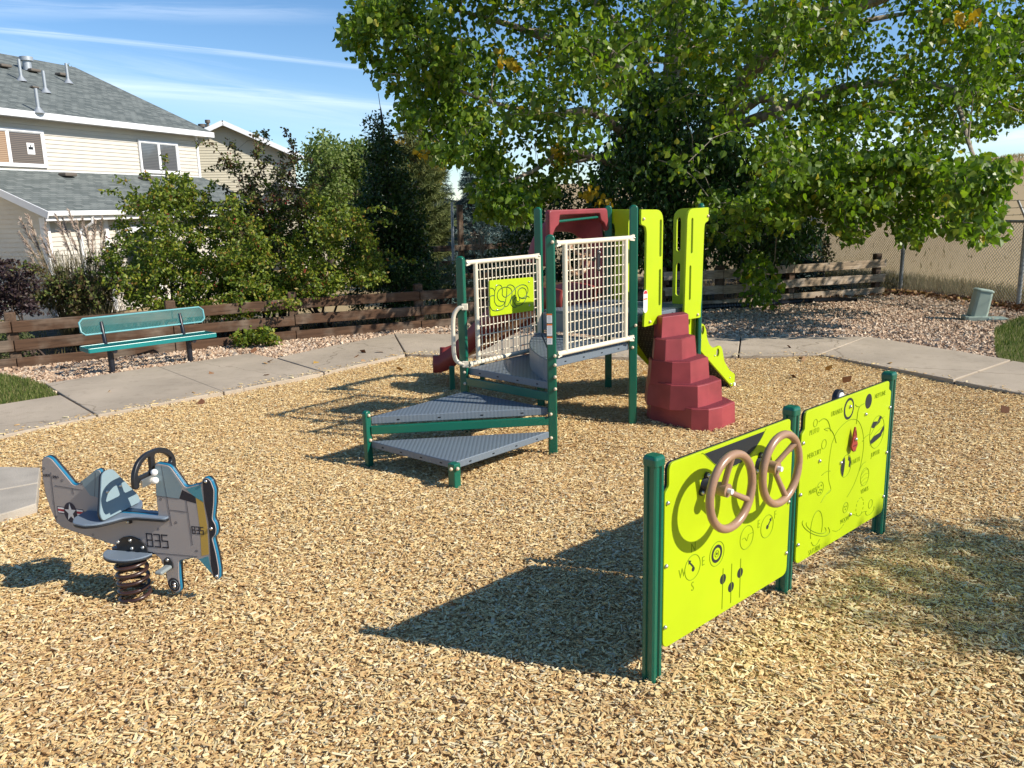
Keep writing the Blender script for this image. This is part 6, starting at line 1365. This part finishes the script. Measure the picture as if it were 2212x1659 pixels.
shrub('berry_shrub', [(230, 640), (215, 590), (228, 540), (250, 500), (245, 470), (240, 420), (262, 428), (300, 420), (340, 400), (345, 385), (372, 380), (372, 362), (392, 372), (402, 392), (440, 400), (470, 420), (520, 450), (560, 480), (590, 560), (580, 640), (500, 690), (400, 685), (300, 655)], 10.2, 12.6, 460, .12, 50, .045, LSHR, 'wide yellow green berry shrub above the left end of the teal bench', SG, (-4.6, 11.5), 70, -.12, seed=1., sprays=110, sc=1.7)
shrub('berry_shrub', [(500, 520), (480, 470), (470, 420), (500, 410), (495, 370), (470, 345), (498, 338), (488, 300), (515, 298), (520, 340), (545, 372), (555, 340), (560, 300), (585, 295), (592, 330), (610, 350), (640, 320), (628, 290), (645, 280), (668, 300), (650, 345), (640, 400), (690, 420), (720, 470), (715, 540), (600, 560)], 11.2, 12.6, 150, .11, 26, .040, LRED, 'tall sparse reddish berry shrub reaching up against the tan house', SG, (-3.4, 12.1), 90, -.15, seed=2., stems=9, sprays=90)
shrub('berry_shrub', [(470, 600), (490, 520), (520, 480), (560, 470), (600, 440), (650, 420), (700, 430), (760, 450), (800, 490), (815, 540), (835, 590), (822, 622), (750, 625), (700, 640), (690, 668), (640, 672), (560, 668), (480, 650)], 10.5, 12.8, 460, .12, 50, .045, LSHR, 'broad green berry shrub draping over the middle of the rail fence', SG, (-2.6, 11.8), 60, -.12, seed=3., sprays=60, sc=1.7)
shrub('leafy_shrub', [(232, 650), (300, 640), (390, 655), (470, 660), (640, 640), (640, 665), (560, 680), (470, 690), (400, 680), (300, 665)], 10.2, 10.9, 80, .11, 40, .042, LSHR, 'low shrub branches hanging over the fence rail behind the bench back', SG, (-3.9, 10.9), 10, -.6)
shrub('leafy_shrub', [(490, 755), (500, 715), (530, 705), (575, 705), (600, 730), (600, 750), (560, 758)], 9.9, 10.5, 26, .09, 40, .05, LSHR, 'small green bush sprawling through the fence right of the bench', None, (-3.2, 10.3), 0, -1, stems=3, zmin=.0)
shrub('under_shrub', [(740, 560), (940, 560), (945, 640), (930, 680), (860, 700), (760, 680)], 12.2, 13.0, 90, .14, 40, .045, LDRK, 'dark leafy undergrowth at the foot of the columnar tree', None, (-1.9, 12.6), 0, -.6)
shrub('silver_shrub', [(905, 620), (905, 580), (930, 555), (960, 570), (985, 560), (1010, 590), (1010, 625), (960, 640)], 13.0, 14.0, 44, .14, 26, .075, LSIL, 'pale silvery large leaved plant behind the fence left of the green posts', None, (-1.1, 13.4), 0, -.6, asp=.35)
shrub('purple_shrub', [(0, 660), (0, 590), (15, 575), (22, 568), (34, 590), (45, 600), (62, 615), (60, 645), (75, 672), (40, 680), (-60, 700), (-80, 640), (-40, 600)], 9.7, 10.8, 90, .09, 34, .042, LPUR, 'dark purple leaved shrub at the far left edge behind the fence', 'dark shrubs at the left', (-6.1, 10.3), 0, -.2, sprays=40)
shrub('purple_shrub', [(80, 660), (95, 620), (120, 590), (160, 600), (200, 600), (225, 630), (215, 668), (150, 672)], 10.4, 11.4, 80, .10, 30, .040, LRED, 'dark low shrub between the plume grass and the fence', 'dark shrubs at the left', (-5.4, 10.9), 0, -.2, sprays=50)
shrub('fence_weeds', [(-30, 790), (-30, 700), (0, 690), (60, 700), (75, 740), (90, 775), (60, 785)], 9.3, 10.0, 30, .10, 40, .03, island('weed_green', [(0, (.06, .08, .03)), (1, (.16, .19, .07))], .6, .3, T, .3), 'pale green weedy bush behind the left end of the fence', None, (-5.5, 9.7), 0, -1, zmin=.0)
shrub('back_shrub', [(1060, 560), (1085, 510), (1120, 470), (1150, 420), (1200, 390), (1260, 395), (1310, 410), (1340, 480), (1340, 600), (1300, 650), (1060, 640)], 14.8, 16.6, 260, .22, 50, .055, LDRK, 'dark bushes behind the slide tower under the spruces', None, (.6, 14.4), 0, -.5)
shrub('vine_shrub', [(1755, 560), (1762, 500), (1790, 490), (1800, 560), (1780, 600)], 15.6, 16.4, 26, .14, 26, .05, LRED, 'brownish vine climbing the chain link fence at the dark tree', None, (6.0, 16.1), 0, -1)
shrub('field_bush', [(1790, 440), (1810, 425), (1850, 428), (1880, 440), (1850, 452), (1800, 452)], 33, 35, 24, .30, 14, .10, LRED, 'small bare bush standing out in the mown field', None, tuple(A(1835, 460, 34.)[:2]), 0, -1, stems=8)
# ---- plume grasses
PL_ = mat('plume_tan', (.46, .36, .29), .9, .2, var=.2, vscale=8); STK = island('grass_stalk', [(0, (.13, .11, .05)), (.6, (.26, .21, .11)), (1, (.10, .13, .05))], .7, .3, (.9, .8, .5), .2)
def grass_clump(base, label, tips, nbl=260, hb=.9, plume=True, group='tall plume grasses', rad=.12, name='plume_grass', m=None, bw=.008):
    base = np.array(base, float); base[2] = float(terrain(np.array([base[0]]), np.array([base[1]]))[0]); r = plant(name, base, label, 'ornamental grass', group)
    V = []; Q = []; k0 = 0
    for k in range(nbl):
        a = VR.uniform(0, 2*math.pi); q = base+np.array([math.cos(a), math.sin(a), 0])*VR.uniform(0, rad); h = hb*VR.uniform(.5, 1.1); out = VR.uniform(.1, .75)*h; d = np.array([math.cos(a), math.sin(a), 0]); s = np.array([-d[1], d[0], 0])*bw/2
        P = [q, q+d*out*.35+(0, 0, h*.6), q+d*out*.75+(0, 0, h*.92), q+d*out*1.15+(0, 0, h*VR.uniform(.6, .95))]
        for i, p in enumerate(P): V += [p-s*(1-i*.28), p+s*(1-i*.28)]
        for i in range(3): Q.append((k0+2*i, k0+2*i+1, k0+2*i+3, k0+2*i+2))
        k0 += 8
    npmesh('blades', np.array(V), np.array(Q), m or STK, r)
    if tips:
        mb = MB(); mp_ = MB()
        for t in tips:
            q = base+VR.normal(0, rad*.5, 3)*(1, 1, 0); t = np.array(t); mid = q*.4+t*.6+(q-t)*(0, 0, 0)+np.array([0, 0, .12]); P = spl([q, mid, t], 6); mb.tube(P, .004, 4, caps=False)
            e = P[-1]-P[-3]; e /= np.linalg.norm(e)
            for j in range(120):
                f = VR.uniform(0, 1); b_ = t-e*.30*(1-f); dv = VR.normal(0, 1, 3)*.35+e*1.0+np.array([-.25, 0, -.35*f]); dv /= np.linalg.norm(dv); b2 = b_+dv*VR.uniform(.03, .11)*(1.15-f*.6); s = np.cross(dv, VR.normal(0, 1, 3)); s /= np.linalg.norm(s); mp_.add([b_-s*.0045, b_+s*.0045, b2+s*.002, b2-s*.002], [(0, 1, 2, 3)])
        mb.build('stalks', STK, r); mp_.build('plumes', PL_, r)
    return r
T_ = lambda pts, y: [A(u, v, y+VR.uniform(-.3, .3)) for u, v in pts]
grass_clump((*A(150, 640, 11.4)[:2], 0), 'feathery plume grass leaning left in front of the shaded house wall', T_([(42, 500), (45, 475), (60, 465), (52, 520), (70, 500), (88, 512), (98, 485), (82, 540), (60, 545), (105, 530)], 11.4), 620, 1.35)
grass_clump((*A(205, 640, 11.8)[:2], 0), 'upright plume grass beside the white downspout', T_([(120, 462), (135, 470), (150, 455), (165, 475), (178, 470), (188, 490), (205, 475), (222, 470), (150, 500), (135, 505), (200, 510), (228, 500)], 11.8), 620, 1.3)
grass_clump((*A(215, 660, 10.7)[:2], 0), 'arching green clump grass just behind the fence left of the bench', None, 420, .75, group=None, name='clump_grass', m=DRY, bw=.010)
grass_clump((*A(1035, 560, 15.)[:2], 0), 'dry straw coloured grass clump with twiggy stems in the middle background', T_([(1018, 515), (1025, 505), (1035, 500), (1045, 510), (1050, 520), (1040, 515)], 15.), 300, .75, group=None, name='dry_grass_clump', m=DRY)
blades('border_weeds', 9000, bedp, .05, .22, .010, DRY, 'weeds and dry grass in the soil bed behind the rail fences', 'weeds', .6, lambda x, y: terrain(x, y)+.02)
# ---- tree standing just outside the right edge: its crown shades the mulch by the panels
sg = plant('shade_tree', (11.6, -2.6, 0), 'leafy tree beyond the right edge whose crown casts dappled shade on the mulch', 'tree')
sb = np.array([11.6, -2.6, -.05])
def shade_pt(u, v, h): g = G(u, v); S3 = np.array(SUNV); return g+S3*(h/S3[2])
SC = []
for _ in range(155):
    for __ in range(50):
        u = VR.uniform(1880, 2560); v = VR.uniform(1130, 1560); lim_ = (v < 1165+.0*(u-1900)) if u < 1990 else False
        if inpoly(np.array([u]), np.array([v]), [(1900, 1150), (2030, 1140), (2250, 1160), (2560, 1120), (2700, 1500), (2300, 1440), (2180, 1400), (2080, 1360), (2000, 1390), (1900, 1340), (1850, 1290), (1800, 1230), (1830, 1180)])[0]: break
    P_ = shade_pt(u, v, VR.uniform(3.6, 5.2)); SC.append(P_)
SC = np.array(SC); kk = noise3(SC, 1.5, 4.) > .0; SC = SC[kk]
for k in range(160): SC = np.vstack([SC, sb+np.array([VR.normal(0, 1.0), VR.normal(0, 1.0), 5.4+VR.normal(0, .6)])])
mb = MB(); skeleton(mb, sb, list(SC), [([sb, sb+(-.2, .2, 1.8), sb+(-.8, .8, 3.2), sb+(-1.6, 1.6, 4.3), SC[:60].mean(0)], [.16, .13, .10, .07, .03]), ([sb+(-.2, .2, 1.8), sb+(.2, -.3, 3.6), sb+(.1, -.2, 5.6)], [.11, .07, .03])], .1, .006, maxn=300); mb.build('trunk', BARK, sg, smooth=True)
foliage(sg, 'crown', [(leaves(SC, .30, 20, .080, .5, .85), 0)], [LCOT])
print('objects', len(bpy.data.objects))
